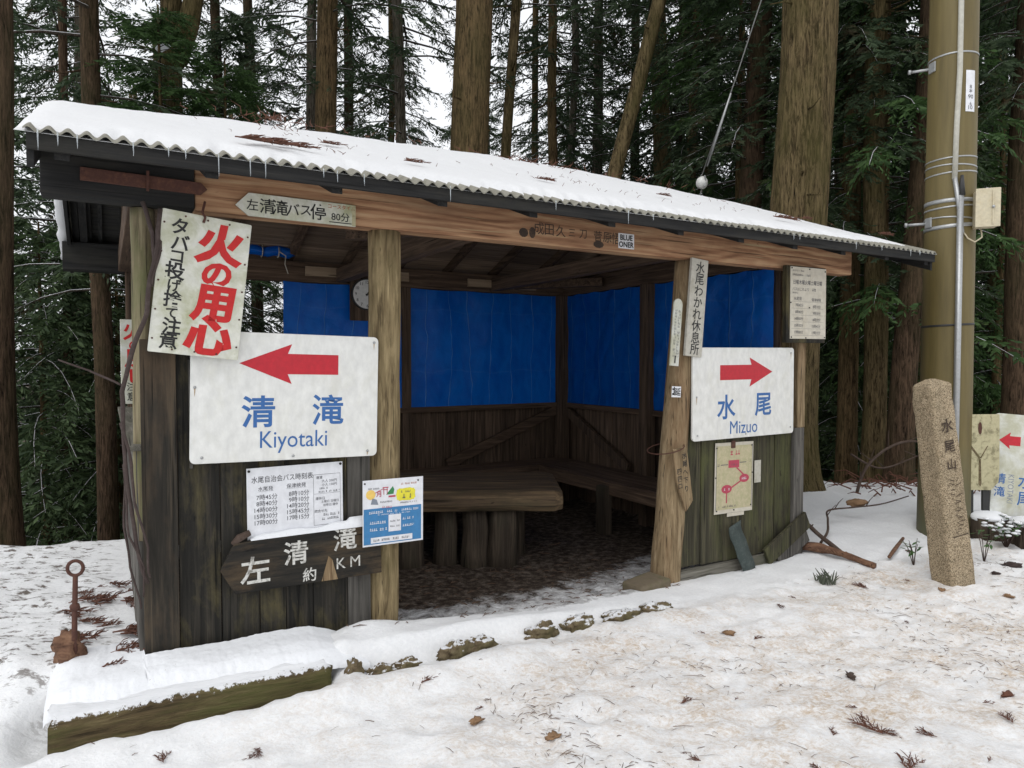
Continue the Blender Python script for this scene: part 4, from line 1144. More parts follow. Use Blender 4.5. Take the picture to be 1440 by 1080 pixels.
# ---- little sticker lower on the same post
o = sign('sticker', 'small square black and white sticker on leaning post above the wall rail', 'sticker', 2.255, -.022, 1.265, 3)
MB().prism(rect(-.045, .045, -.04, .04), 0, .001).build('sticker_sheet', M['paper'], o)
mb = MB(); text(mb, '延', .012, .0, .06, .02); bars(mb, -.04, -.015, 0, .06); mb.build('lettering', M['ink'], o)
o = sign('sticker', 'square black and white sticker with blocky letters on the front beam', 'sticker', 1.79, -.0075, 2.325, 0)
MB().prism(rect(-.07, .07, -.052, .052), 0, .001).build('sticker_sheet', M['paper'], o)
mb = MB(); text(mb, 'BLUE', 0, .024, .052, .03, sx=.95); text(mb, 'ONER', 0, -.024, .052, .03, sx=.92); mb.build('lettering', M['ink'], o)
# ---- brushed writing on the beam itself
mb = MB()
for ch, t, sz in (('成', 1.07, .085), ('田', 1.15, .085), ('久', 1.24, .08), ('三', 1.33, .06), ('刀', 1.42, .07), ('菅', 1.545, .075), ('原', 1.625, .08), ('悟', 1.70, .085)):
    mb = MB(); text(mb, ch, t, 2.345 - (t - 1.2) * .02, sz, .004, y=-.0065); mb.build('painted_writing', M['faded_ink'], SH)
for q in (disc(.955, 2.31, .035, 10, .03), disc(1.02, 2.315, .025, 10, .036), disc(1.55, 2.283, .045, 9, .025)): MB().poly(q, -.0067).build('ink_blot', M['faded_ink'], SH)
# ---- tag board tied to the foot of the leaning post
o = sign('tag_board', 'small tapered wooden tag with brushed writing wired to the leaning post', 'sign', 2.29, -.058, .655, -6)
MB().prism([(.01, -.28), (.085, -.21), (.06, .2), (-.075, .2), (-.06, -.05)], 0, .018).build('board', M['post_red'], o, bevel=.002)
mb = MB(); vtext(mb, '水尾へ下り', .028, .165, .05, .062, .014); vtext(mb, '四四ロ', -.03, .055, .05, .055, .010); mb.build('lettering', M['ink'], o)
MB().tube([(-.03 + .13 * math.cos(a), .128 + .145 * math.sin(a), .19 + .02 * math.cos(a)) for a in np.linspace(0, 6.28, 22)], .004, 6).build('wire', M['rust'], o)
# ---- framed timetable
o = sign('framed_timetable', 'cream paper timetable on a dark backing board under the right beam end', 'timetable', 3.648, -.075, 1.965, -.3)
MB().prism(rect(-.255, .235, -.325, .30), .004, .045).build('backing_board', M['black_z'], o, bevel=.004)
MB().prism(rect(-.215, .235, -.292, .292), 0, .0035).build('sheet', M['cream_paper'], o)
mb = MB(); bars(mb, -.19, -.05, .262, .013); bars(mb, -.19, .03, .228, .015)
text(mb, '日曜木曜火曜土曜日曜', 0.0, .168, .040, .006, sx=.92); text(mb, 'バスはこれより', -.09, .112, .030, .003); bars(mb, .04, .1, .112, .022); bars(mb, -.19, -.12, .082, .012)
text(mb, '水尾発', -.125, .035, .033, .004); text(mb, '保津峡発', .11, .03, .031, .004)
for k, (a, b_) in enumerate((('7時45分', '8時10分'), ('8時40分', '9時10分'), ('14時00分', '14時20分'), ('15時30分', '15時45分'), ('17時00分', '17時15分'))):
    text(mb, a, -.055, -.018 - k * .055, .032, .002, align='R', sx=.9); text(mb, b_, .165, -.026 - k * .054, .032, .002, align='R', sx=.9)
for k in range(6): mb.poly(rect(-.2, .2, .010 - k * .055, .0112 - k * .055), -.0012)
mb.build('printing', M['grey_ink'], o)
for x, z_ in ((-.2, .28), (.02, .28), (.22, .27), (-.2, -.28), (-.02, -.285), (.22, -.28), (-.21, .0), (.02, -.035)): MB().prism(disc(x, z_, .006, 8), -.004, 0).build('tack', M['ink'], o)
# ---- map sheet
o = sign('map_sheet', 'yellowed paper route map with red ovals below the rightward arrow sign', 'map', 2.908, .012, .582, .8)
MB().prism(rect(-.215, .21, -.285, .27), 0, .003).build('sheet', M['cream_paper'], o)
MB().poly(rect(-.2, .195, -.255, .245), -.001).build('map_print', M['map_green'], o)
mb = MB(); mb.poly(rect(-.07, .05, .07, .13), -.002); mb.poly(disc(.11, -.02, .055, 18, .033), -.002); mb.poly(disc(-.085, -.095, .058, 18, .034), -.002)
for a, b_ in (((.02, .07), (.10, .01)), ((.07, -.04), (-.03, -.085)), ((-.085, -.12), (-.085, -.205))):
    d = Vector((b_[0] - a[0], b_[1] - a[1])).normalized() * .006
    mb.poly([(a[0] - d.y, a[1] + d.x), (a[0] + d.y, a[1] - d.x), (b_[0] + d.y, b_[1] - d.x), (b_[0] - d.y, b_[1] + d.x)], -.0022)
bars(mb, -.05, .06, .19, .035, -.002); mb.build('route', M['map_red'], o)
mb = MB(); bars(mb, -.05, .035, .095, .014, -.003)
for q in (rect(-.155, -.075, .094, .100), rect(.055, .13, .105, .111), rect(-.202, -.198, -.26, .25), rect(.196, .2, -.26, .25)): mb.poly(q, -.0022)
bars(mb, -.19, -.17, .097, .02, -.002); bars(mb, .15, .175, .115, .02, -.002); bars(mb, -.17, .02, -.23, .015, -.002); mb.build('printing', M['grey_ink'], o)
mb = MB(); bars(mb, .08, .14, -.02, .018, -.003); bars(mb, -.115, -.055, -.095, .018, -.003); mb.build('printing', M['paper'], o)
MB().box(-.045, .0, -.008, .0, .225, .285).build('clip', M['rust'], o, bevel=.003)
for x, z_ in ((-.2, .23), (.19, .24), (-.205, 0), (.2, .02), (.19, -.24), (-.19, -.26), (0, -.265)): MB().prism(disc(x, z_, .006, 8), -.004, 0).build('tack', M['ink'], o)
MB().prism(rect(-.07, .12, -.315, -.287), .002, .004).build('paper_scrap', M['cream_paper'], o)
o = sign('paper_scrap', 'small faded scrap of paper on mossy boards beside the map', 'paper', 3.175, .014, .60, 0)
MB().prism(rect(-.035, .04, -.09, .09), 0, .002).build('scrap', M['grey_sign'], o)
# ---- loose green strip
o = sign('green_strip', 'bent dark green painted strip leaning on the right wall foot', 'strip', 2.925, -.05, .03, -19)
mb = MB(); n = 10; vs = []; fs = []
for i in range(n + 1):
    z_ = -.22 + .42 * i / n; y_ = -.03 * (1 - i / n) ** 2 - .012 * math.sin(i / n * 6)
    wv = .006 * math.sin(i * 1.3)
    vs += [(-.07 + wv, y_, z_), (.07 + wv, y_ + .006, z_), (.07 + wv, y_ + .012, z_), (-.07 + wv, y_ + .008, z_)]
for i in range(n):
    for k in range(4): a = i * 4 + k; b_ = i * 4 + (k + 1) % 4; fs.append((a, b_, b_ + 4, a + 4))
fs += [(3, 2, 1, 0), (n * 4, n * 4 + 1, n * 4 + 2, n * 4 + 3)]
mb.add(vs, fs).build('strip', M['green_strip'], o, True)

# ================================================================ YARD
def local_obj(o):
    o.matrix_world = Matrix.Translation((OX, OY, 0)) @ Matrix.Rotation(ANG, 4, 'Z'); return o

# mossy squared log along the front, snow on it
LG = thing('edging_log', 'long squared mossy log edging the snow bank at the left front', 'log', L(-1.0, -.265, -.15), (0, 0, ANG + R(-3)))
mb = MB(); vs = []; fs = []; n = 44; m = 10
for i in range(n + 1):
    x = -.59 + 1.19 * i / n
    sec = [(-.10, -.14), (-.115, -.05), (-.112, .09), (-.095, .128), (-.05, .142), (.05, .142), (.10, .12), (.115, .0), (.11, -.1), (.08, -.15)]
    for k, (y, z) in enumerate(sec):
        nz = mnoise.noise(Vector((x * 2.2, y * 9, z * 9))) * .010 + mnoise.noise(Vector((x * 11, y * 26, z * 26))) * .007
        sc = 1 + nz * 9
        if i == n: sc *= .9 + .1 * mnoise.noise(Vector((y * 20, z * 20, 3)))
        vs.append((x + (.03 * mnoise.noise(Vector((y * 15, z * 15, 1))) if i in (0, n) else 0), y * sc, z * sc))
for i in range(n):
    for k in range(m):
        k2 = (k + 1) % m; fs.append((i * m + k, (i + 1) * m + k, (i + 1) * m + k2, i * m + k2))
fs.append(tuple(range(m))); fs.append(tuple(n * m + k for k in range(m - 1, -1, -1)))
mb.add(vs, fs).build('log_body', M['log'], LG, True)

def snow_cap():
    n, m = 200, 34
    vs = []; fs = []
    for i in range(n + 1):
        t = -1.62 + 1.42 * i / n
        u = i / n
        se = float(np.interp(t, T_E, S_E))
        frs = se + .02 + .05 * float(vnoise(np.array(t * 3.), np.array(1.), 81))
        fr = se + .0 + .05 * float(vnoise(np.array(t * 6.), np.array(1.), 81)) + .012 * float(vnoise(np.array(t * 27.), np.array(1.), 82)) + .006 * float(vnoise(np.array(t * 80.), np.array(1.), 83)) - .012
        back = -.02 + .25 * (t < -1.22)
        end = min(1, (t + 1.62) / .12); end = math.sqrt(max(0, end * (2 - end))); en2 = min(1, (-.20 - t) / .32); en2 = max(0, en2 * (2 - en2))
        for j in range(m + 1):
            w = j / m
            s = fr + (back - fr) * w
            p = L(t, s)
            g = gz(p.x, p.y) if w > .9 else None
            e = max(0, min(1, (s - frs + .06) / .24)); e = e * e * (3 - 2 * e)
            top = -.020 + .030 * float(sstep(s, fr, fr + .10)) + float(np.interp(t, [-1.6, -1.0, -.5, 0], [.026, .025, .022, .006])) * e * end + .02 * w * end
            top += .011 * mnoise.noise(Vector((t * 4, s * 6, 2))) * e + .004 * mnoise.noise(Vector((t * 18, s * 18, 5))) + .003 * mnoise.noise(Vector((t * 45, s * 45, 5)))
            top = -.10 + (top + .10) * (.35 + .65 * en2) if t > -.53 else top
            top -= .05 * (1 - end)
            if j == 0: top -= .03
            vs.append((t, s, top))
        vs_last = len(vs)
    for i in range(n):
        for j in range(m):
            a = i * (m + 1) + j; fs.append((a, a + m + 1, a + m + 2, a + 1))
    # skirt below the front edge
    o = local_obj(MB().add(vs, fs).build('snow_cap', M['snow'], None, True))
    tag(o, 'smooth rounded snow cap on the mossy log before the left panel', 'snow', kind='stuff')
snow_cap()

# broken edging stones
stones = [(-.30, -.425, .04, .04, .085), (-.17, -.455, .075, .03, .04), (-.03, -.455, .07, .03, .04), (.26, -.44, .10, .05, .06), (.42, -.425, .09, .05, .055), (.84, -.41, .10, .055, .06), (1.10, -.41, .11, .055, .055), (1.42, -.43, .15, .06, .05), (1.68, -.44, .12, .06, .045)]
lab = ['upright brown stone lump just right of the mossy log end', 'low brown edging stone in the snow bank below the poster', 'flat brown edging stone, second right of the upright lump', 'brown edging stone with sloping top before the open floor', 'brown rounded edging stone touching the sloping topped one', 'bulky brown edging stone in the middle of the opening', 'brown edging stone between the bulky and the long one', 'long brown edging stone near the leaning post', 'rightmost brown edging stone, half under trodden snow']
for k, (t, s, lx, ly, lz) in enumerate(stones):
    p = on_ground(t, s, .0)
    mb = MB(); mb.blob((0, 0, 0), 1.0, k + 3, 20, .5, (lx, ly, lz * .9))
    mb.v = [tuple(c * (1 + .16 * mnoise.noise(Vector(v) * 38 + Vector((k, 0, 0))) + .09 * mnoise.noise(Vector(v) * 90)) for c in v) for v in mb.v]
    o = mb.build('edging_stone', M['brown_stone'], None, True)
    o.location = (p.x, p.y, -.095 - .012 * (k > 4) - .012 * (k > 6)); o.rotation_euler = (0, 0, ANG + R(random.uniform(-8, 8)))
    tag(o, lab[k], 'stone', 'brown edging stones along the front')
mb = MB(); mb.box(-.15, .15, -.10, .10, -.06, .055, .012); o = mb.build('flat_stone', M['concrete'], None, bevel=.02)
o.location = on_ground(1.98, -.02, .0); o.rotation_euler = (R(3), R(-4), ANG + R(8)); tag(o, 'flat concrete block beside the foot of the leaning post', 'stone')

# rusty ring stake
ST = thing('ring_stake', 'rusty iron stake with a ring on top beside the left wall', 'stake', (-2.14, 3.36, gz(-2.14, 3.36)), (0, R(1), R(15)))
MB().tube([(0, 0, -.15), (0, 0, .2), (.004, 0, .42)], [.014, .013, .012], 10, True, .2, 1).build('shaft', M['rust'], ST, True)
MB().tube([(.004 + .034 * math.sin(a), 0, .456 + .036 * math.cos(a)) for a in np.linspace(0, 2 * math.pi, 26)], .0085, 8).build('ring', M['rust'], ST, True)
MB().blob((.002, 0, .265), .024, 3, 8, .2, (1, 1, .8)).build('collar', M['rust'], ST, True)
p = (-2.2, 3.36)
o = MB().blob((0, 0, .05), .075, 9, 12, .6, (1.0, .8, 1.15)).build('rotten_stump', M['bare_log'], None, True); o.location = (-2.19, 3.38, gz(-2.19, 3.38)); tag(o, 'small rotten brown stump at the foot of the ring stake', 'stump')

# leaning stone marker post
SP = thing('stone_marker', 'square brown granite marker post with carved characters, leaning left', 'stone post', (3.262, 5.09, gz(3.25, 5.05) - .05), (0, R(-7.6), 0))
mb = MB(); n = 28; vs = []; fs = []
def sq(z, w, cx=0):
    r_ = []
    ch = .018
    for k in range(4):
        a = R(58 + 90 * k); b_ = R(58 + 90 * (k + 1))
        A = Vector((math.cos(a) * w, math.sin(a) * w, z)); B_ = Vector((math.cos(b_) * w, math.sin(b_) * w, z))
        for q in np.linspace(.07, .93, 9): r_.append(A.lerp(B_, float(q)))
    return r_
rows = [(-.15, .150)] + [(1.50 * i / n, .150 - .018 * i / n) for i in range(n + 1)] + [(1.515, .115), (1.548, .03)]
for i, (z, w) in enumerate(rows):
    for q in sq(z, w):
        d = .006 * mnoise.noise(Vector((q.x * 14, q.y * 14, z * 9))) + .004 * mnoise.noise(Vector((q.x * 45, q.y * 45, z * 40)))
        if z > 1.3: d += .012 * mnoise.noise(Vector((q.x * 9, q.y * 9, z * 9)))
        h = Vector((q.x, q.y, 0)).normalized()
        vs.append(q + h * d)
m = 36
for i in range(len(rows) - 1):
    for k in range(m):
        k2 = (k + 1) % m; fs.append((i * m + k, i * m + k2, (i + 1) * m + k2, (i + 1) * m + k))
fs.append(tuple((len(rows) - 1) * m + k for k in range(m)))
mb.add(vs, fs).build('stone_body', M['granite'], SP, True)
mb = MB()
# carved characters on the right-hand front face
for ch, z, sz in (('水', 1.21, .105), ('尾', 1.06, .095), ('山', .93, .085)): text(mb, ch, .0, z, sz, .012, y=0)
carve = MB(); carve.v = list(mb.v); carve.f = list(mb.f)
def face_xf(mb, lift):
    a = R(-77); nx_, ny_ = math.cos(a), math.sin(a); tx, ty = -math.sin(a), math.cos(a)
    mb.v = [(nx_ * ((.150 - .018 * z / 1.5) * math.cos(R(45)) + lift) + tx * x, ny_ * ((.150 - .018 * z / 1.5) * math.cos(R(45)) + lift) + ty * x, z) for x, y, z in mb.v]; return mb
face_xf(carve, .007).build('carved_writing', M['faded_ink'], SP)
mb = MB()
rr_ = random.Random(4)
for k in range(16):
    z = .82 - k * .026; x0 = rr_.uniform(-.05, .01); a = rr_.uniform(-.5, .5); ln = rr_.uniform(.03, .06)
    mb.poly([(x0, z), (x0 + ln, z + a * ln), (x0 + ln, z + a * ln + .005), (x0, z + .005)], 0)
mb.poly([(-.06, .40), (.075, .41), (.075, .417), (-.06, .407)], 0)
face_xf(mb, .007).build('worn_carving', M['faded_ink'], SP)

# utility pole with its fittings
PX, PY = 4.02, 6.45
PZ = gz(PX, PY)
UP = thing('utility_pole', 'thick olive painted utility pole with steel bands and conduit', 'utility pole', (PX, PY, PZ))
def pr(z): return .216 - .0046 * z
mb = MB(); mb.tube([(0, 0, -.4)] + [(0, 0, z) for z in np.linspace(0, 9, 30)], [.2] + [pr(z) for z in np.linspace(0, 9, 30)], 40)
mb.build('pole', M['pole'], UP, True)
VA = math.atan2(-PY, -PX)           # towards the path
def on_pole(da, z, out=.0): a = VA + R(da); r_ = pr(z) + out; return Vector((r_ * math.cos(a), r_ * math.sin(a), z))
def band(z, h, mat, th=.004):
    mb = MB(); n = 48; vs = []; fs = []
    tilt = random.uniform(-.02, .02)
    for k in range(n):
        a = 2 * math.pi * k / n; dz = tilt * math.cos(a)
        for (dr, hz) in ((.0005, -h / 2), (th, -h / 2), (th, h / 2), (.0005, h / 2)):
            r_ = pr(z) + dr; vs.append((r_ * math.cos(a), r_ * math.sin(a), z + hz + dz))
    for k in range(n):
        k2 = (k + 1) % n
        for q in range(4): fs.append((k * 4 + q, k2 * 4 + q, k2 * 4 + (q + 1) % 4, k * 4 + (q + 1) % 4))
    mb.add(vs, fs).build('band', M[mat], UP, True)
def z_of(v):     # height on the pole for a row of the photo, pole about 7 m away
    return 1.5 - (v - 506) / 980 * PY - PZ
for v, h, mt in ((92, .014, 'steel'), (231, .012, 'steel'), (242, .012, 'steel'), (251, .012, 'steel'), (289, .035, 'steel'), (297, .014, 'steel'), (313, .012, 'steel'), (323, .032, 'steel'), (458, .018, 'dark_metal')):
    band(z_of(v), h, mt)
for v in (103, 316):                 # step bolts
    z = z_of(v); a = on_pole(-62, z, -.01); b_ = on_pole(-72, z, .15)
    mb = MB(); mb.tube([a, b_], .013, 8); mb.tube([b_, on_pole(-72, z, .17)], .022, 8); mb.build('step_bolt', M['steel'], UP, True)
    c_ = on_pole(-52, z, .004); mb = MB(); mb.beam(on_pole(-52, z - .045, .006), on_pole(-52, z + .045, .006), .08, .014, (math.cos(VA + R(-52)), math.sin(VA + R(-52)), 0)); mb.build('step_bracket', M['steel'], UP, bevel=.003)
cz = [(14, 9.0), (14, z_of(0)), (14, z_of(120)), (10, z_of(190)), (8, z_of(262))]
mb = MB(); mb.tube([on_pole(a, z, .022) for a, z in cz], .022, 10); mb.build('conduit', M['conduit'], UP, True)
mb = MB(); mb.tube([on_pole(8, z_of(260), .024), on_pole(18, z_of(300), .026), on_pole(24, z_of(335), .024)], .020, 10); mb.build('conduit', M['steel'], UP, True, label='short steel conduit elbow')
mb = MB(); mb.tube([on_pole(20, z_of(285), .028), on_pole(20, .02, .028)], .026, 12); mb.build('conduit', M['steel'], UP, True, label='straight galvanised pipe down to the ground')
mb = MB(); mb.tube([on_pole(22, z_of(258), .03), on_pole(22, z_of(285), .03)], [.012, .03], 8); mb.build('conduit_cap', M['dark_metal'], UP, True)
# number plate
pl = MB(); n = 6
za, zb = z_of(172), z_of(117)
vs = []; fs = []
for k in range(n + 1):
    a = 30 + 26 * k / n
    for z in (za, zb): vs.append(on_pole(a, z, .004))
for k in range(n): fs.append((k * 2, k * 2 + 2, k * 2 + 3, k * 2 + 1))
PLT = pl.add(vs, fs).build('number_plate', M['paper'], UP, True)
mb = MB()
for ch, z, sz in (('8', .60, .045), ('本', .50, .035), ('90', .36, .05), ('6', .19, .04), ('10', .10, .05)): text(mb, ch, .0, za + (zb - za) * z, sz, .006, y=0)
mb.v = [tuple(on_pole(43 + math.degrees(x / .19), z, .0055)) for x, y, z in mb.v]
mb.build('printing', M['grey_ink'], PLT)
# meter box on the side
ba = R(62)
dirx = Vector((math.cos(VA + ba), math.sin(VA + ba), 0))
bx = thing('junction_box', 'cream painted steel junction box strapped on the utility pole', 'box', Vector((PX, PY, PZ)) + dirx * (pr(3) + .10) + Vector((0, 0, z_of(304))), (0, 0, VA + R(90) + R(12)))
MB().box(-.085, .085, -.065, .065, -.165, .155).build('box_body', M['cream_metal'], bx, bevel=.008)
MB().box(-.094, .094, -.078, -.066, -.17, .165).build('lid', M['cream_metal'], bx, bevel=.004)
MB().box(.03, .042, -.088, -.078, -.15, .145).build('lid_rib', M['cream_metal'], bx, bevel=.002)
MB().blob((.036, -.092, 0), .014, 2, 6, .05).build('latch', M['steel'], bx, True)
MB().tube([(-.03, 0, -.18), (-.025, -.01, -.25), (-.08, -.02, -.29), (-.13, 0, -.25), (-.16, .0, -.2)], .007, 7).build('cable_loop', M['cream_metal'], bx, True)

# guy wire with its white insulator
GW = thing('guy_wire', 'steel guy wire with white insulator rising behind the roof', 'wire', (2.564, 9.5, 3.89))
top = Vector((3.6, 7.2, 9.0)); bot = Vector((2.564, 9.5, 3.89)); dr = (Vector((3.16, 8.5, 6.35)) - bot)
MB().tube([(0, 0, .1), tuple(dr * .5), tuple(dr * 1.0), tuple(dr * 2.2)], .0085, 6).build('upper_wire', M['cable'], GW, True)
gb_ = Vector((1.9, 11.0, 0)) - bot
gl = gz(bot.x - dr.x * 1.5, bot.y - dr.y * 1.5)
kk = (bot.z - gl + 1.2) / dr.z
MB().tube([(0, 0, -.09), tuple(-dr * kk)], .0085, 6).build('lower_wire', M['cable'], GW, True)
MB().tube([tuple(dr * .08), tuple(dr * .25), tuple(dr * .42)], [.012, .018, .012], 8).build('wire_grip', M['steel'], GW, True)
MB().blob((0, 0, 0), .082, 5, 12, .06, (.95, .95, 1.05)).build('insulator', M['ceramic'], GW, True)
mb = MB(); mb.tube([(.098 * math.sin(a) * .3, -.093 * 1.0 * abs(math.cos(a)) ** .2 * (1 if math.cos(a) > -2 else 1) * .97, .09 * math.cos(a) * .9) for a in np.linspace(.4, 2.7, 10)], .010, 6); mb.build('wire_groove', M['steel'], GW, True)

# two signs at the right edge
Y1 = thing('mirror_plate', 'yellowed blank plate with rust stains on short legs behind the stone post', 'sign', (4.245, 6.3, .66), (0, R(-1), R(-6)))
MB().prism([(-.18, -.345), (.10, -.345), (.165, -.27), (.17, -.2), (.17, .345), (-.18, .345)], 0, .02).build('sign_plate', M['yellow_plate'], Y1, bevel=.004)
mb = MB(); q = rrect(.30, .63, .06); mb.prism(q, -.004, .0); mb.build('inset_panel', M['yellow_plate'], Y1, bevel=.002)
mb = MB()
for q in ([(-.012, -.29), (.004, -.31), (.014, -.29), (.008, -.06), (-.01, -.06)], [(-.008, -.06), (.008, -.05), (-.07, .06), (-.085, .05)], [(.0, -.05), (.01, -.055), (.07, .06), (.062, .062)], [(-.095, .05), (-.055, .03), (-.075, .065)]): mb.poly(q, -.0055)
mb.build('rust_streak', M['brown_stone'], Y1)
MB().poly(disc(.0, .22, .018, 8, .06), -.0055).build('rust_streak', M['rust'], Y1)
MB().box(-.10, -.04, .022, .05, -.98, .1).build('leg', M['dark_metal'], Y1); MB().box(.04, .10, .022, .05, -.98, .1).build('leg', M['dark_metal'], Y1)
Y2 = thing('direction_sign', 'lichen stained white sign with two opposed red arrows, leaning at the right edge', 'sign', (4.70, 6.36, .525), (R(-4), R(5), R(-4)))
MB().prism(rrect(.56, .93, .03), 0, .018).build('sign_plate', M['lichen_sign'], Y2, bevel=.003)
MB().poly(arrow(-.145, .22, .19, .085, .155, .10, -1), -.0012).build('arrow', M['red'], Y2); MB().poly(arrow(.10, .205, .20, .085, .155, .10, 1), -.0012).build('arrow', M['red'], Y2)
chars(Y2, 'blue', [('清', -.205, -.13, .10, .012), ('滝', -.205, -.25, .10, .012), ('水', .02, -.14, .14, .012), ('尾', .02, -.30, .14, .012)])
mb = MB(); text(mb, 'KIYOTAKI', -.11, -.22, .075, .0, rot=R(-90), sx=.8); text(mb, 'MIZUO', .14, -.24, .085, .0, rot=R(-90)); mb.build('lettering', M['poster_grey'], Y2)
MB().box(-.2, -.15, .02, .06, -.75, .2).build('leg', M['dark_metal'], Y2); MB().box(.12, .17, .02, .06, -.75, .2).build('leg', M['dark_metal'], Y2)

# log slice planters with snow
def planter(x, y, r, h, label):
    z = gz(x, y)
    o = thing('log_edging', label, 'log', (x, y, z - .05), (0, 0, random.uniform(0, 3)), 'short upright logs edging the bed at right')
    MB().tube([(0, 0, -.1), (0, 0, h * .5), (0, 0, h)], [r * 1.02, r, r * .98], 18, True, .08, x).build('log_body', M['stump'], o, True)
    MB().blob((0, 0, h), r * 1.02, x, 10, .12, (1, 1, .32)).build('snow_top', M['snow'], o, True)
planter(4.33, 6.28, .16, .21, 'snow topped upright log just right of the stone post')
planter(4.56, 6.02, .19, .22, 'broad snow topped upright log at the right edge')
planter(5.0, 6.05, .17, .22, 'snow topped upright log beyond the right edge sign')

# plants
def plant(name, label, cat, x, y, nl, hgt, spread, lw, mat, snow=False, group=None):
    z = gz(x, y); o = thing(name, label, cat, (x, y, z), (0, 0, 0), group)
    lf = MB(); stm = MB(); sn = MB(); rr = random.Random(int(x * 1000))
    for k in range(nl):
        a = rr.uniform(0, 6.28); b_ = rr.uniform(.3, 1); tip = Vector((math.cos(a) * spread * b_, math.sin(a) * spread * b_, hgt * rr.uniform(.5, 1)))
        stm.tube([(0, 0, -.02), tuple(tip * .5 + Vector((0, 0, hgt * .1))), tuple(tip)], [.004, .003, .002], 5)
        for j in range(3):
            d = Vector((rr.uniform(-1, 1), rr.uniform(-1, 1), rr.uniform(-.5, .3))).normalized(); ln = lw * rr.uniform(1.6, 2.6)
            sd_ = d.cross(Vector((0, 0, 1))).normalized() * lw * .4; base = tip * rr.uniform(.6, 1)
            q = [base, base + d * ln * .4 + sd_, base + d * ln * .75 + sd_ * .6, base + d * ln, base + d * ln * .75 - sd_ * .6, base + d * ln * .4 - sd_]
            lf.add(q, [(0, 1, 2, 3, 4, 5)])
            if snow and rr.random() < .75: sn.blob(tuple(base + d * ln * .45 + Vector((0, 0, .012))), lw * .55, k * 3 + j, 6, .3, (1.2, 1.2, .5))
    stm.build('stem', M['twig'], o, True); lf.build('leaves', M['leaf_green'], o)
    if snow: sn.build('snow_load', M['snow'], o, True)
    return o
plant('bamboo_grass', 'snow laden low plant in front of the two arrow sign', 'plant', 4.28, 5.98, 16, .26, .2, .035, 'leaf_green', True)
plant('evergreen_sprig', 'green leafed seedling beside the foot of the utility pole', 'plant', 3.26, 5.6, 6, .32, .09, .03, 'leaf_green')
plant('evergreen_sprig', 'small green shoots between the yellowed plate and stone post', 'plant', 3.83, 5.6, 5, .34, .08, .03, 'leaf_green')
# grey green tuft
p = on_ground(3.25, -.56); o = thing('grass_tuft', 'grey green tuft poking out of snow near the green strip', 'tuft', p)
mb = MB()
for k in range(26):
    a = random.uniform(0, 6.28); l_ = random.uniform(.06, .13); d = Vector((math.cos(a) * .4, math.sin(a) * .4, 1)).normalized()
    b_ = Vector((random.uniform(-.06, .06), random.uniform(-.04, .04), 0)); mb.tube([b_, b_ + d * l_ * .6, b_ + d * l_ + Vector((math.cos(a), math.sin(a), 0)) * .015], [.006, .006, .002], 4)
mb.build('blades', plain('dusty_needles', (.085, .10, .07), .9, (.15, .15, .13), .6, 30), o)

# fallen branches on the right
def smooth_path(P, sub=6):
    P = [Vector(p) for p in P]; out = []
    for i in range(len(P) - 1):
        a = P[max(0, i - 1)]; b = P[i]; c = P[i + 1]; d = P[min(len(P) - 1, i + 2)]
        for k in range(sub):
            u = k / sub
            out.append(.5 * ((2 * b) + (c - a) * u + (2 * a - 5 * b + 4 * c - d) * u * u + (3 * b - a - 3 * c + d) * u ** 3))
    out.append(P[-1]); return out
def polyl(pts): return [tuple(on_ground(t, s, dz)) for t, s, dz in pts]
def taper(n, a, b): return [a + (b - a) * i / (n - 1) for i in range(n)]
pp = smooth_path(polyl([(3.74, .16, .04), (3.82, -.08, .05), (3.86, -.3, .045), (3.90, -.54, .02)])); mb = MB(); mb.tube(pp, [.036 + .012 * math.sin(i * .35) * (1 - i / len(pp)) - .012 * i / len(pp) for i in range(len(pp))], 12, True, .5, 3)
for k in range(10):
    q = pp[3 + k]; mb.tube([q, q + Vector((random.uniform(-.03, .05), -.02, .01)), q + Vector((random.uniform(-.03, .08), -.05, -.015))], [.012, .009, .003], 5)
o = mb.build('fallen_log', M['bare_log'], None, True); tag(o, 'broken reddish brown log lying by the right wall foot', 'log')
pp = smooth_path(polyl([(3.88, -.28, .04), (3.93, -.02, .12), (3.95, .16, .22), (3.96, .25, .33), (4.0, .32, .41), (4.08, .40, .47)])); mb = MB(); mb.tube(pp, taper(len(pp), .021, .006), 8, True, .35, 5)
for k in range(12):
    q = pp[8 + k * 1 + (k > 5) * 6] if 8 + k + (k > 5) * 6 < len(pp) else pp[-1]; mb.tube([q, q + Vector((random.uniform(-.04, .04), random.uniform(-.03, .03), random.uniform(-.005, .035)))], [.009, .005], 5)
o = mb.build('bare_branch', M['twig'], None, True); tag(o, 'bare knobbly branch standing up from the fallen log', 'branch')
pp = smooth_path(polyl([(3.97, .0, .05), (4.2, .1, .07), (4.4, .24, .12), (4.55, .34, .155), (4.85, .3, .155), (5.15, .2, .17), (5.45, .1, .21)])); mb = MB(); mb.tube(pp, taper(len(pp), .012, .006), 8, True, .25, 8)
for k in (14, 20, 27): mb.tube([pp[k], pp[k] + Vector((.05, .02, .06)), pp[k] + Vector((.09, .02, .10))], [.005, .004, .002], 5)
o = mb.build('thin_branch', M['twig'], None, True); tag(o, 'long thin branch bowed over the snow toward the pole', 'branch')
mb = MB(); mb.blob((0, 0, .03), .07, 6, 9, .5, (1.3, .7, .5)); o = mb.build('curled_bark', M['leaf_dry'], None, True); o.location = on_ground(4.95, .32, .15); tag(o, 'curled dry brown leaf caught on the thin branch', 'leaf')
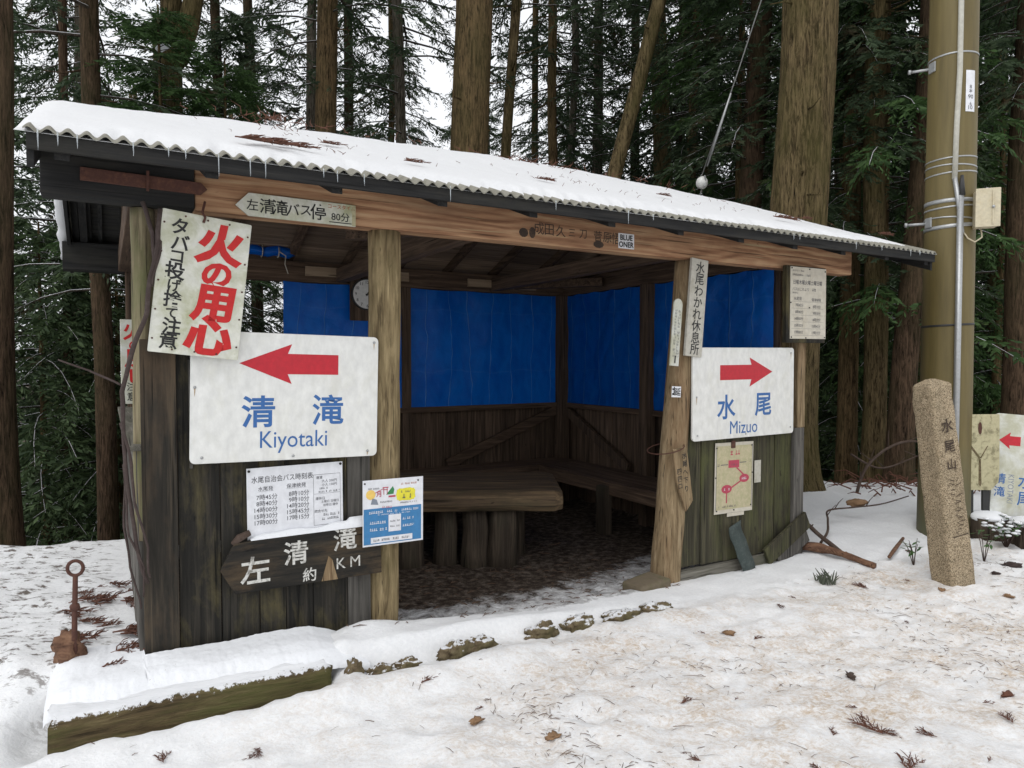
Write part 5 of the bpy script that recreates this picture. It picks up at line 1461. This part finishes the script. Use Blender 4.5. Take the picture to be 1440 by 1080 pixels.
mb = MB(); mb.tube(polyl([(4.15, -.5, .03), (4.35, -.42, .05), (4.6, -.35, .07)]), [.013, .016, .012], 8, True, .3, 4); o = mb.build('stick', M['bare_log'], None, True); tag(o, 'reddish stick lying in the snow left of the stone post', 'stick')
# arching dead boughs on the brow at right
for pts, r_, lb in (([(4.05, 8.2, -.1), (4.25, 8.3, .35), (4.7, 8.4, .62), (5.2, 8.4, .58), (5.6, 8.3, .4)], .02, 'dead bough arching low in front of the dark trunks'),
                    ([(4.2, 8.6, .45), (4.55, 8.6, .28), (5.0, 8.7, .38), (5.4, 8.6, .62)], .014, 'second thinner dead bough hanging below the arched one'),
                    ([(4.7, 8.0, -.05), (5.0, 8.0, .12), (5.5, 7.9, .22), (6.0, 7.8, .5)], .018, 'slanting dead bough lying on the brush pile')):
    pq = smooth_path([(x, y, z - .12) for x, y, z in pts]); mb = MB(); mb.tube(pq, taper(len(pq), r_, r_ * .4), 7, True, .2, r_ * 100)
    for k in range(5):
        q = pq[4 + k * 3]; mb.tube([q, q + Vector((random.uniform(-.2, .2), 0, random.uniform(.05, .25)))], [.007, .003], 5)
    o = mb.build('dead_bough', M['twig'], None, True); tag(o, lb, 'branch')
mb = MB()
for k in range(130):
    x = random.uniform(4.0, 6.1); y = random.uniform(7.9, 8.9); a = random.uniform(0, 3.14); l_ = random.uniform(.1, .45); z = gz(x, y) + random.uniform(.0, .12) * math.exp(-((x - 5) / .9) ** 2)
    mb.tube([(x, y, z), (x + math.cos(a) * l_ * .5, y + math.sin(a) * l_ * .3, z + random.uniform(.0, .08)), (x + math.cos(a) * l_, y + math.sin(a) * l_ * .5, z + random.uniform(-.03, .06))], [.009, .007, .003], 5)
o = mb.build('brush_pile', M['sprig'], None); tag(o, 'heap of dead brown brushwood on the brow at right', 'brushwood', kind='stuff')

# vine climbing the left corner
VN = thing('climbing_vine', 'bare dark woody vine hanging down the left corner of the shelter', 'vine', L(-1.25, -.03, 0), (0, 0, ANG))
def vpath(a, r_, seed, sub=5):
    pts = []
    for i in range(len(a) - 1):
        for k in range(sub):
            q = Vector(a[i]).lerp(Vector(a[i + 1]), k / sub); q += Vector((mnoise.noise(q * 5 + Vector((seed, 0, 0))), mnoise.noise(q * 5 + Vector((0, seed, 0))), 0)) * .014; pts.append(q)
    pts.append(Vector(a[-1])); return pts
for a, r_ in (([(.13, -.05, 2.22), (.12, -.05, 2.05), (.085, -.05, 1.9), (.06, -.06, 1.72), (.01, -.06, 1.55), (-.05, -.03, 1.35), (-.045, 0, 1.1), (-.03, -.02, .85), (.0, -.03, .62), (.05, -.04, .42)], .013),
              ([(.05, -.03, 2.25), (.10, -.04, 2.1), (.105, -.05, 1.95), (.09, -.05, 1.85)], .011), ([(.15, -.03, 2.2), (.125, -.06, 2.02), (.09, -.06, 1.86)], .008),
              ([(-.045, 0, 1.2), (-.01, -.02, 1.0), (.0, -.04, .82), (.06, -.05, .6), (.06, -.05, .45)], .008), ([(-.04, 0, 1.0), (-.04, 0, .7), (-.03, 0, .5), (.02, -.03, .3)], .007),
              ([(-.05, 0, 1.38), (-.18, .1, 1.45), (-.30, .1, 1.5)], .006), ([(-.04, 0, .9), (-.02, -.03, .66), (.03, -.04, .5), (.03, -.04, .36)], .006)):
    pp = vpath(a, r_, r_ * 500); mb = MB(); mb.tube(pp, [r_ * (1 - .35 * i / len(pp)) for i in range(len(pp))], 7, True, .2, r_ * 90); mb.build('stem', M['vine'], VN, True)

# ---------------------------------------------------------------- litter on the snow
def sprig_mesh(seed, L_=.12, nb=7, lift=.010):
    rr = random.Random(seed); mb = MB()
    for f_ in range(1 + (nb > 6) + (nb > 9)):
        a0 = rr.uniform(-.5, .5) if f_ else 0
        main = []; q = Vector((0, 0, lift)); a = a0
        for k in range(6):
            main.append(q.copy()); a += rr.uniform(-.3, .3); q = q + Vector((math.cos(a), math.sin(a), rr.uniform(-.06, .06))) * L_ / 5
            q.z = max(.002, q.z)
        mb.tube(main, [.0026, .0024, .002, .0018, .0014, .0006], 5)
        for k in range(nb + 4):
            u = rr.uniform(.08, .98) * 5; i = min(4, int(u)); q = main[i].lerp(main[i + 1], u - i); s_ = rr.choice([-1, 1]); a = rr.uniform(.3, .9) * s_ + a0; l_ = L_ * rr.uniform(.12, .4)
            e = q + Vector((math.cos(a) * l_, math.sin(a) * l_, rr.uniform(-.006, .02)))
            m_ = q.lerp(e, .5) + Vector((rr.uniform(-.005, .005), rr.uniform(-.005, .005), .004))
            mb.tube([q, m_, e], [.0022, .0024, .0008], 4)
            if rr.random() < .5:
                e2 = m_ + Vector((math.cos(a - .6 * s_) * l_ * .4, math.sin(a - .6 * s_) * l_ * .4, .003)); mb.tube([m_, e2], [.002, .0008], 4)
    return mb
sp_proto = {}
def place_sprig(x, y, z, rz, kind, label, group, sc=1.0, tilt=(0, 0), name='cedar_sprig'):
    key = (kind,)
    if key not in sp_proto: o = sprig_mesh(kind * 13 + 1, [.10, .14, .07, .2][kind % 4], [7, 10, 4, 16][kind % 4]).build('cedar_sprig', M['sprig'], None, True); sp_proto[key] = o
    else: o = sp_proto[key].copy(); COL.objects.link(o)
    o.location = (x, y, z); o.rotation_euler = (tilt[0], tilt[1], rz); o.scale = (sc,) * 3
    tag(o, label, 'sprig', group); return o
G1 = ('small dead cedar sprig lying on the trodden snow', 'dead cedar sprigs on the trodden snow')
rs = random.Random(5)
for k in range(52):
    y = 2.7 + 3.4 * rs.random() ** 1.3; x = rs.uniform(-.75, .78) * y
    t = CA * (x - OX) + SA * (y - OY); s = -SA * (x - OX) + CA * (y - OY)
    if s > -.5 and -1.9 < t < 3.9: continue
    place_sprig(x, y, gz(x, y) + .002, rs.uniform(0, 6.28), rs.randrange(4), G1[0], G1[1], rs.uniform(.3, .8))
# heap of needles beside the left wall
for k in range(26):
    x = rs.uniform(-2.75, -1.95); y = 3.15 + (x + 1.9) * -1.1 + rs.uniform(-.1, .75)
    place_sprig(x, y, gz(x, y) + .004, rs.uniform(-.6, .9), rs.randrange(4), 'reddish cedar sprig in the litter beside the left wall', 'cedar sprigs in the litter by the left wall', rs.uniform(.8, 1.6))
for (t, s, sc, lb) in ((-.80, -.22, 1.25, 'largest brown cedar spray on the roof snow, near the left eave'), (-.62, -.16, 1.0, 'cedar spray touching the largest one on the left of the roof snow'), (.15, .0, .8, 'small twig on the roof snow above the bus stop arrow'), (1.2, .25, .9, 'dark twig on the middle of the roof snow'), (2.6, .6, 1.1, 'brown sprig on the roof snow, middle right'), (3.3, -.0, 1.3, 'red brown sprig near the right part of the eave'), (4.1, .35, 1.3, 'red brown sprig on the right slope of the roof snow'), (4.55, -.1, 1.3, 'rightmost red brown sprig on the roof snow'), (-.2, .5, .8, 'thin twig sticking out of the left roof snow')):
    p = L(t, s); o = place_sprig(p.x, p.y, roof_z(s) + .068, 0, 3 if sc in (1.25, 1.0) else rs.randrange(4), lb, 'cedar sprigs on the roof snow', sc); o.rotation_euler = (Matrix.Rotation(ANG, 3, 'Z') @ Matrix.Rotation(math.atan(SLOPE), 3, 'X') @ Matrix.Rotation(rs.uniform(-.5, .5), 3, 'Z')).to_euler()
# dead brown sprays and needles along the ridge
mb = MB()
for k in range(260):
    t = rs.choice([rs.gauss(-.25, .12), rs.gauss(1.85, .2), rs.uniform(-.9, 4.3), rs.uniform(-.9, 4.6)]); s = RIDGE_S - (rs.uniform(-.1, .55) if k < 130 else rs.uniform(.1, 1.95)); p = L(t, s, roof_z(s) + (.13 if s > 1.2 else .075))
    a = rs.uniform(-1.2, 1.2); d = Vector((math.sin(a), rs.uniform(-.4, .4), abs(math.cos(a)) * .6)) * (rs.uniform(.04, .16) if k < 130 else rs.uniform(.01, .05))
    th_ = .0032 if k < 130 else .0016; mb.tube([p, p + d * .5 + Vector((rs.uniform(-.3, .3) * d.length, 0, .004)), p + d], [th_, th_ * .8, .0006], 4)
o = mb.build('roof_litter', M['sprig'], None); tag(o, 'scattered dead needles and twigs stuck in the roof ridge snow', 'litter', kind='stuff')
mb = MB()
for k in range(9000):
    y = 2.6 + 3.2 * rs.random() ** 1.2; x = rs.uniform(-.78, .8) * y
    t = CA * (x - OX) + SA * (y - OY); s = -SA * (x - OX) + CA * (y - OY)
    if s > -.42 and -1.9 < t < 3.9: continue
    dn = float(vnoise(np.array(x * 1.6), np.array(y * 1.6), 90)) * (.35 + .65 * (t > .2))
    if rs.random() > (dn * 1.35) ** 3.2: continue
    z = gz(x, y); a = rs.uniform(0, 3.14); l_ = rs.uniform(.006, .03) * (2 if rs.random() < .08 else 1); r_ = rs.uniform(.0006, .0018)
    c, s_ = math.cos(a) * l_, math.sin(a) * l_
    mb.tube([(x - c, y - s_, z + .002), (x, y, z + .005), (x + c, y + s_, z + .001)], [r_, r_, r_ * .5], 3, False)
o = mb.build('needle_litter', M['litter'], None); tag(o, 'fine brown needle litter strewn over the trodden snow', 'litter', kind='stuff')
mb = MB()
for k in range(420):
    t = rs.uniform(-1.0, 2.3); s = rs.uniform(-.15, 1.6); p = L(t, s); z = gz(p.x, p.y); a = rs.uniform(0, 3.14); l_ = rs.uniform(.01, .04)
    mb.tube([(p.x - math.cos(a) * l_, p.y - math.sin(a) * l_, z + .003), (p.x, p.y, z + .008), (p.x + math.cos(a) * l_, p.y + math.sin(a) * l_, z + .002)], [.002, .003, .001], 4)
o = mb.build('floor_litter', M['litter'], None); tag(o, 'twigs and leaf litter on the earth floor of the shelter', 'litter', kind='stuff')
# fallen leaves and cones
for (x, y, mt, lb) in ((1.29, 4.1, 'leaf_dry', 'brown dry leaf lying right of the edging stones'), (3.05, 4.9, 'leaf_dry', 'dry leaves at the left foot of the stone post'), (3.42, 4.75, 'leaf_dry', 'curled brown leaf right of the stone post foot'), (1.75, 3.55, 'twig', 'flat grey bark chip on the trodden snow'), (2.42, 3.35, 'sprig', 'reddish bark strip on the trodden snow at right'), (.18, 2.98, 'leaf_dry', 'round brown cedar cone low in the middle'), (-.16, 3.1, 'leaf_dry', 'pale brown leaf on the snow left of the cone'), (3.95, 5.45, 'vine', 'dark wet leaf heap in snow before the log edging'), (3.72, 5.3, 'vine', 'small dark leaf in the snow right of the stone post')):
    mb = MB(); sz = .026 if 'heap' not in lb else .05; mb.blob((0, 0, .006), sz, x * 3, 10, .9, (1.25, .7, .4)); mb.v = [(a_, b_, c_ + .35 * abs(b_) * (1 if c_ > 0 else .8)) for a_, b_, c_ in mb.v]; o = mb.build('fallen_leaf', M[mt], None, True); o.location = (x, y, gz(x, y)); o.rotation_euler = (0, 0, rs.uniform(0, 3)); tag(o, lb, 'leaf')

# ================================================================ TREES
def crown_mesh(name, seed, h0, h1, Rmax, nb, leaf, nsub, nleaf, mat, droop=.35, base=.55):
    """boughs with drooping flat sprays of small leaves; one shared mesh"""
    rr = np.random.default_rng(seed); r2 = random.Random(seed)
    lv = []; bw = MB()
    for b in range(nb):
        u = (b + r2.random()) / nb
        h = h0 + (h1 - h0) * u
        ln = Rmax * (base + (1 - base) * min(1, u * 4)) * (1 - u) ** .55 * r2.uniform(.55, 1.15)
        if ln < .25: continue
        a = r2.uniform(0, 2 * math.pi); d = Vector((math.cos(a), math.sin(a), 0))
        up = r2.uniform(-.05, .22)
        pts = []
        sd_ = Vector((-d.y, d.x, 0)); bend = r2.uniform(-.15, .15)
        for k in range(5):
            w = k / 4
            pts.append(Vector((0, 0, h)) + d * ln * w + sd_ * bend * ln * w * w + Vector((0, 0, ln * (up * w - droop * w * w))))
        bw.tube(pts, [max(.006, ln * .009) * (1 - .8 * k / 4) + .002 for k in range(5)], 4, False)
        for q in range(nsub):
            w = .22 + .78 * (q + r2.random()) / nsub
            i = min(3, int(w * 4)); P = pts[i].lerp(pts[i + 1], w * 4 - i)
            sdn = (1 if q % 2 else -1)
            dirv = (d * r2.uniform(.35, .95) + sd_ * sdn * r2.uniform(.25, 1.0) + Vector((0, 0, r2.uniform(-.75, .1)))).normalized()
            sl = leaf * r2.uniform(3.0, 6.5) * (1.15 - .5 * w)
            nrm = dirv.cross(Vector((0, 0, 1)));
            if nrm.length < .1: nrm = Vector((1, 0, 0))
            nrm.normalize(); upv = nrm.cross(dirv)
            for e in range(nleaf):
                v = (e + .5) / nleaf
                bs = P + dirv * sl * v + Vector((0, 0, -sl * .25 * v * v))
                sg = 1 if e % 2 else -1
                ld = (dirv * r2.uniform(.5, 1.0) + nrm * sg * r2.uniform(.3, .9) + upv * r2.uniform(-.35, .3) + Vector((0, 0, -.2))).normalized()
                ll = leaf * r2.uniform(.7, 1.35) * (1.15 - .5 * v); ww = ll * r2.uniform(.095, .165)
                wd = ld.cross(Vector((r2.uniform(-1, 1), r2.uniform(-1, 1), r2.uniform(-.4, 1)))).normalized() * ww
                lv.append((bs - wd * .4, bs + wd * .4, bs + ld * ll * .55 + wd, bs + ld * ll, bs + ld * ll * .55 - wd))
    n = len(lv)
    co = np.array([tuple(p) for l in lv for p in l], np.float32)
    me = bpy.data.meshes.new(name)
    me.vertices.add(n * 5); me.vertices.foreach_set('co', co.ravel())
    me.loops.add(n * 5); me.loops.foreach_set('vertex_index', np.arange(n * 5))
    me.polygons.add(n); me.polygons.foreach_set('loop_start', np.arange(0, n * 5, 5)); me.polygons.foreach_set('loop_total', np.full(n, 5))
    me.update(); me.materials.append(M[mat])
    # boughs go into the same crown mesh under a second material
    me.materials.append(M['bark_twig'])
    bco = np.array(bw.v, np.float32); bf = np.array(bw.f)
    v0 = n * 5; l0 = n * 5
    me.vertices.add(len(bco)); allc = np.concatenate([co, bco]); me.vertices.foreach_set('co', allc.ravel())
    me.loops.add(bf.size); me.loops.foreach_set('vertex_index', np.concatenate([np.arange(n * 5), (bf + v0).ravel()]))
    me.polygons.add(len(bf))
    me.polygons.foreach_set('loop_start', np.concatenate([np.arange(0, n * 5, 5), l0 + np.arange(0, bf.size, 4)]))
    me.polygons.foreach_set('loop_total', np.concatenate([np.full(n, 5), np.full(len(bf), 4)]))
    me.polygons.foreach_set('material_index', np.concatenate([np.zeros(n, int), np.ones(len(bf), int)]))
    me.update()
    return me
CR = {
    'a': crown_mesh('cedar_crown', 101, .0, 13.0, 2.5, 100, .12, 20, 14, 'leaf_a'),
    'b': crown_mesh('cypress_crown', 102, .0, 12.0, 2.2, 100, .11, 20, 14, 'leaf_b', .5),
    'c': crown_mesh('sparse_crown', 103, .0, 13.0, 2.9, 70, .12, 17, 13, 'leaf_b', .3, .8),
    'd': crown_mesh('young_crown', 104, .0, 4.6, 1.25, 85, .07, 20, 14, 'leaf_c', .3, .95),
    'e': crown_mesh('low_bush_crown', 105, .0, 4.5, 1.9, 85, .10, 17, 14, 'leaf_a', .4, .9),
    'f': crown_mesh('dense_crown', 106, .0, 13.0, 2.4, 140, .125, 20, 14, 'leaf_b', .45, .9),
}
def trunk_mb(x0, x1, y, z0, z1, r0, r1, n=20, rough=.03, flare=.35, seed=0, k=None):
    """trunk whose foot is at the origin; drifts by x1-x0 in x over its height"""
    mb = MB(); k = k or max(16, int((z1 - z0) * 3))
    vs = []; fs = []
    for i in range(k + 1):
        w = i / k; z = (z1 - z0) * w
        r = r0 + (r1 - r0) * w
        r *= 1 + flare * math.exp(-z / .45)
        cx = (x1 - x0) * w + .02 * mnoise.noise(Vector((seed, z * .3, 1))) * (z1 - z0) * .2; cy = .02 * mnoise.noise(Vector((seed + 9, z * .3, 1)))
        for q in range(n):
            a = 2 * math.pi * q / n
            rr = r * (1 + rough * mnoise.noise(Vector((math.cos(a) * 4 + seed, math.sin(a) * 4, z * .5))) + rough * .8 * mnoise.noise(Vector((math.cos(a) * 11 + seed, math.sin(a) * 11, z * .8))) + (.55 * rough * mnoise.noise(Vector((math.cos(a) * 26 + seed, math.sin(a) * 26, z * 1.1))) if n > 30 else 0)
                      + flare * .5 * math.exp(-z / .35) * mnoise.noise(Vector((math.cos(a) * 2 + seed, math.sin(a) * 2, 0))))
            vs.append((cx + rr * math.cos(a), cy + rr * math.sin(a), z))
    for i in range(k):
        for q in range(n):
            q2 = (q + 1) % n; fs.append((i * n + q, i * n + q2, (i + 1) * n + q2, (i + 1) * n + q))
    mb.add(vs, fs); mb.f.append(tuple(k * n + q for q in range(n)))
    return mb
def ux(u, Y): return (u - 720) / 980 * Y
def zv(v, Y): return 1.5 - (v - 506) / 980 * Y
def add_crown(root, kind, z, sc, rz, dx=0.0, zs=1.0):
    c = bpy.data.objects.new('crown', CR[kind]); COL.objects.link(c); c.parent = root; c.location = (dx, 0, z); c.scale = (sc, sc, sc * zs); c.rotation_euler = (0, 0, rz)
def tree(name, label, u_top, u_low, v_low, w_px, Y, mat, crown=None, cz=3.0, csc=1.0, top=15.0, n=22, rough=.035, flare=.3, group=None, zs=1.0):
    xt = ux(u_top, Y); xl = ux(u_low, Y); z_hi = zv(0, Y); z_lo = zv(v_low, Y)
    sl = (xt - xl) / (z_hi - z_lo)
    xb = xl; 
    for _ in range(3):
        g = gz(xb, Y) - .15; xb = xl + (g - z_lo) * sl
    asp = math.cos(math.atan((u_low - 720) / 980))
    r = w_px / 980 * Y / 2 * asp
    o = thing(name, label, 'tree', (xb, Y, g), (0, 0, 0), group)
    H = top - g
    tb = trunk_mb(0, sl * H, Y, 0, H, r, r * .72, n, rough, flare, u_top * .37)
    rq = random.Random(int(u_top * 7))
    for q in range(rq.randrange(7, 13)):                 # dead branch stubs
        z = rq.uniform(2.2, 10) - g; a = rq.uniform(0, 6.28); l_ = rq.uniform(.12, .7) * (1 if r < .25 else .6); rr_ = r * (1 - .28 * z / H) * .93; x0_ = sl * z
        d = Vector((math.cos(a), math.sin(a), rq.uniform(-.35, .25))); p0 = Vector((x0_, 0, z)) + Vector((math.cos(a), math.sin(a), 0)) * rr_
        e1 = p0 + d * l_ * .5 + Vector((0, 0, -.03)); e2 = p0 + d * l_ + Vector((rq.uniform(-.1, .1), 0, rq.uniform(-.12, .05)))
        tb.tube([p0 - d * .05, e1, e2], [.016, .011, .004], 5)
    tb.build('trunk', M[mat], o, True)
    if crown: add_crown(o, crown, cz - g, csc, random.uniform(0, 6.28), sl * (cz - g), zs)
    return o
tree('cedar_tree', 'reddish cedar trunk cut off by the left picture edge', 3, 1, 700, 50, 6.0, 'bark_red', 'a', 7.5, 1.0, 15)
tree('cedar_tree', 'slim dark trunk standing on the brow left of the shelter', 139, 147, 700, 31, 8.6, 'bark_red', 'c', 2.2, .9, 15)
C_ = tree('forked_tree', 'mossy trunk with a thick curved limb above the left roof', 249, 247, 90, 36, 9.5, 'bark_moss', 'a', 7.5, .9, 14)
mb = MB(); mb.tube([(.0, 0, 5.35 - C_.location.z), (.28, -.05, 5.55 - C_.location.z), (.46, -.1, 5.95 - C_.location.z), (.58, -.1, 6.5 - C_.location.z), (.95, -.1, 6.75 - C_.location.z), (1.3, 0, 7.2 - C_.location.z)], [.16, .15, .13, .115, .10, .06], 12, True, .15, 2)
mb.build('limb', M['bark_moss'], C_, True)
MB().blob((.2, -.12, 5.62 - C_.location.z), .13, 4, 9, .3, (1.4, .7, .5)).build('snow_lump', M['snow'], C_, True)
tree('cedar_tree', 'sturdy brown trunk with a snow streak, above the left roof', 463, 461, 180, 34, 11.5, 'bark_brown', 'c', 6.5, 1.0, 15)
tree('cedar_tree', 'pale thin greyish trunk between two stout brown ones', 560, 566, 190, 17, 12.5, 'bark_grey', 'c', 4.0, .8, 15)
tree('cedar_tree', 'massive straight brown trunk in the middle above the roof', 663, 659, 215, 58, 10.5, 'bark_brown', 'a', 9.5, 1.1, 16, 110)
tree('cedar_tree', 'slim leaning trunk right of the massive middle one', 727, 712, 220, 16, 12.5, 'bark_moss', 'c', 7.5, .8, 15)
tree('cedar_tree', 'slender straight trunk, left of a close pair', 777, 778, 235, 15, 14.5, 'bark_brown', 'c', 5.5, .9, 15)
tree('cedar_tree', 'slender straight trunk, right of a close pair', 806, 803, 235, 12, 16, 'bark_grey', 'c', 4.5, .9, 15)
tree('leaning_tree', 'dark trunk leaning strongly to the right above the roof', 927, 866, 235, 24, 11.0, 'bark_moss', 'c', 7.0, .8, 14)
tree('cedar_tree', 'slim brown trunk just left of the guy wire insulator', 975, 970, 260, 14, 13.5, 'bark_brown', 'b', 3.8, .8, 15)
tree('cedar_tree', 'thin dark trunk behind the guy wire', 992, 990, 250, 11, 16, 'bark_brown', 'c', 4.2, .9, 15)
tree('cedar_tree', 'reddish trunk with dark foliage, left of the mossy giant', 1066, 1052, 280, 36, 11.2, 'bark_red', 'f', 4.6, .75, 15)
tree('giant_cedar', 'thickest mossy grooved trunk, rising behind the right roof end', 1130, 1117, 330, 86, 8.6, 'bark_moss', 'a', 9.0, 1.1, 16, 150, .03, .42)
tree('cedar_tree', 'dark trunk with dense foliage just right of the mossy giant', 1196, 1192, 640, 30, 10.3, 'bark_brown', 'f', 2.6, .8, 15)
tree('cedar_tree', 'straight brown trunk midway between giant and pole', 1224, 1228, 640, 34, 9.7, 'bark_moss', 'b', 5.0, .7, 15)
tree('cedar_tree', 'reddish trunk standing close left of the utility pole', 1302, 1272, 600, 40, 9.2, 'bark_red', 'a', 6.8, .8, 15)
tree('cedar_tree', 'reddish trunk at the right picture edge', 1436, 1424, 560, 42, 9.4, 'bark_red', 'f', 5.0, .8, 15)
tree('cedar_tree', 'thin reddish trunk low at left beyond the brow', 96, 92, 650, 16, 11.0, 'bark_red', 'c', 1.5, .8, 12)
# young evergreens close behind
def young(name, label, u, Y, base_z, sc, kind='d', zs=1.0, cat='tree', group=None):
    x = ux(u, Y); g = gz(x, Y) - .1; o = thing(name, label, cat, (x, Y, g), (0, 0, 0), group)
    H = base_z + 4.3 * sc * zs - g
    trunk_mb(0, 0, Y, 0, H, .045 + .03 * sc, .012, 10, .05, .2, u).build('trunk', M['bark_brown'], o, True)
    add_crown(o, kind, base_z - g, sc, random.uniform(0, 6.28), 0, zs)
young('young_cedar', 'bushy green young cedar behind the left end of the roof', 232, 8.9, 2.7, 1.05, 'd', .72)
young('young_cedar', 'second bushy young cedar overlapping the mossy forked trunk', 322, 9.3, 3.2, .85, 'd', .62)
young('young_cedar', 'young cedar right of the reddish trunk, far right', 1402, 11.5, .6, 1.5, 'd', 1.1)
young('young_cedar', 'low dark evergreen on the slope left of the vine', 60, 10.5, -1.6, 1.2, 'e')
young('young_cedar', 'low evergreen just left of the shelter, beyond the brow', 165, 11.0, -2.0, 1.2, 'e')
young('young_cedar', 'tall drooping evergreen between the mossy giant and the pole', 1240, 9.9, 2.0, 1.5, 'd', 1.2)
young('young_cedar', 'drooping evergreen boughs close left of the utility pole', 1292, 11.5, .8, 1.6, 'd', 1.3)
young('young_cedar', 'evergreen filling the gap between red trunk and mossy giant', 1035, 12.2, 3.4, 1.5, 'd', 1.1)
# the wood behind
FILL_L = 'slender conifer in the wood behind the shelter'
FILL_G = 'conifers in the wood behind the shelter'
rt = random.Random(23)
tm_cache = []
for k in range(5):
    tm_cache.append(trunk_mb(0, rt.uniform(-.5, .5), 0, 0, 20, .16 + .02 * k, .08, 12, .05, .2, k * 3.3, 26))
tm_obj = [None] * 5
placed = []
def fill_tree(x, Y, kind, cz, sc, k, zs=1.0):
    g = gz(x, Y) - .2
    o = thing('conifer', FILL_L, 'tree', (x, Y, g), (0, 0, 0), FILL_G)
    if tm_obj[k] is None:
        c = tm_cache[k].build('trunk', M[['bark_red', 'bark_brown', 'bark_grey', 'bark_moss', 'bark_brown'][k]], o, True); tm_obj[k] = c
    else:
        c = tm_obj[k].copy(); COL.objects.link(c); c.parent = o
    s_ = rt.uniform(.7, 1.2); c.scale = (s_, s_, 1); c.rotation_euler = (0, 0, rt.uniform(0, 6))
    add_crown(o, kind, cz, sc, rt.uniform(0, 6.28), 0, zs)
GAP = [(595, 628)]
for ring_, (ya, yb, nn) in enumerate(((13, 17, 16), (17, 23, 26), (23, 32, 34), (32, 46, 40))):
    for i in range(nn):
        u = -260 + 1960 * (i + rt.random()) / nn; Y = rt.uniform(ya, yb); x = ux(u, Y)
        if ring_ < 3 and 575 < u < 650: continue
        side = u < 330 or u > 1180
        if -60 < u < 210 and rt.random() < (.45 if ring_ == 0 else .68): continue
        if not side and rt.random() < (.5 if 330 < u < 900 else .2): continue
        kind = rt.choice('abf' if side else 'bccc')
        cz = rt.uniform(.5, 3.0) if side else rt.uniform(3.0, 6.0) + max(0, -gz(x, Y)) * .45
        fill_tree(x, Y, kind, cz, rt.uniform(.85, 1.25), rt.randrange(5), rt.uniform(.9, 1.15))
for u, Y, cz in ((255, 15, 5.5), (425, 16, 7), (497, 17, 6.5), (538, 19, 8), (750, 18, 7.5), (838, 17, 7), (893, 18.5, 6.5), (946, 16.5, 6)):
    x = ux(u, Y); fill_tree(x, Y, 'c', cz - gz(x, Y) - 1.0, .85, rt.randrange(3), 1.0)
# understorey thicket
for i in range(46):
    u = rt.choice([rt.uniform(-350, -60), rt.uniform(1130, 1600), rt.uniform(1130, 1600), rt.uniform(1130, 1600), rt.uniform(260, 1130)]); Y = rt.uniform(12, 24); x = ux(u, Y); g = gz(x, Y)
    o = thing('evergreen_bush', 'dark evergreen thicket bush on the slope beyond the brow', 'bush', (x, Y, g - .1), (0, 0, 0), 'evergreen bushes on the slope')
    add_crown(o, 'e', .2, rt.uniform(.8, 1.5), rt.uniform(0, 6.28))
# far wood across the valley as one mass
def far_wood():
    n = 26000; r = np.random.default_rng(3)
    ang = r.uniform(-1.0, 1.0, n); D = r.uniform(52, 95, n)
    x = np.tan(ang * .95) * D; y = D
    topz = -4.0 + 4.5 * fbm(x / 9, y / 30, 7, 4) + 3.5 * fbm(x / 3.5, y / 30, 8, 2)
    z = topz - 20 * r.random(n) ** 1.3
    s = r.uniform(.35, .9, n)
    c = np.stack([x, y, z], 1)
    a = r.normal(size=(n, 3)); a /= np.linalg.norm(a, axis=1)[:, None]; b = r.normal(size=(n, 3)); b -= a * (a * b).sum(1)[:, None]; b /= np.linalg.norm(b, axis=1)[:, None]
    q = np.stack([c - a * s[:, None], c + b * s[:, None] * .6, c + a * s[:, None], c - b * s[:, None] * .6], 1).reshape(-1, 3)
    me = bpy.data.meshes.new('far_wood'); me.vertices.add(n * 4); me.vertices.foreach_set('co', q.astype(np.float32).ravel())
    me.loops.add(n * 4); me.loops.foreach_set('vertex_index', np.arange(n * 4)); me.polygons.add(n); me.polygons.foreach_set('loop_start', np.arange(0, n * 4, 4)); me.polygons.foreach_set('loop_total', np.full(n, 4)); me.update()
    me.materials.append(M['leaf_a']); o = bpy.data.objects.new('far_wood', me); COL.objects.link(o); tag(o, 'dark far wood on the slope across the valley', 'wood', kind='stuff')
far_wood()
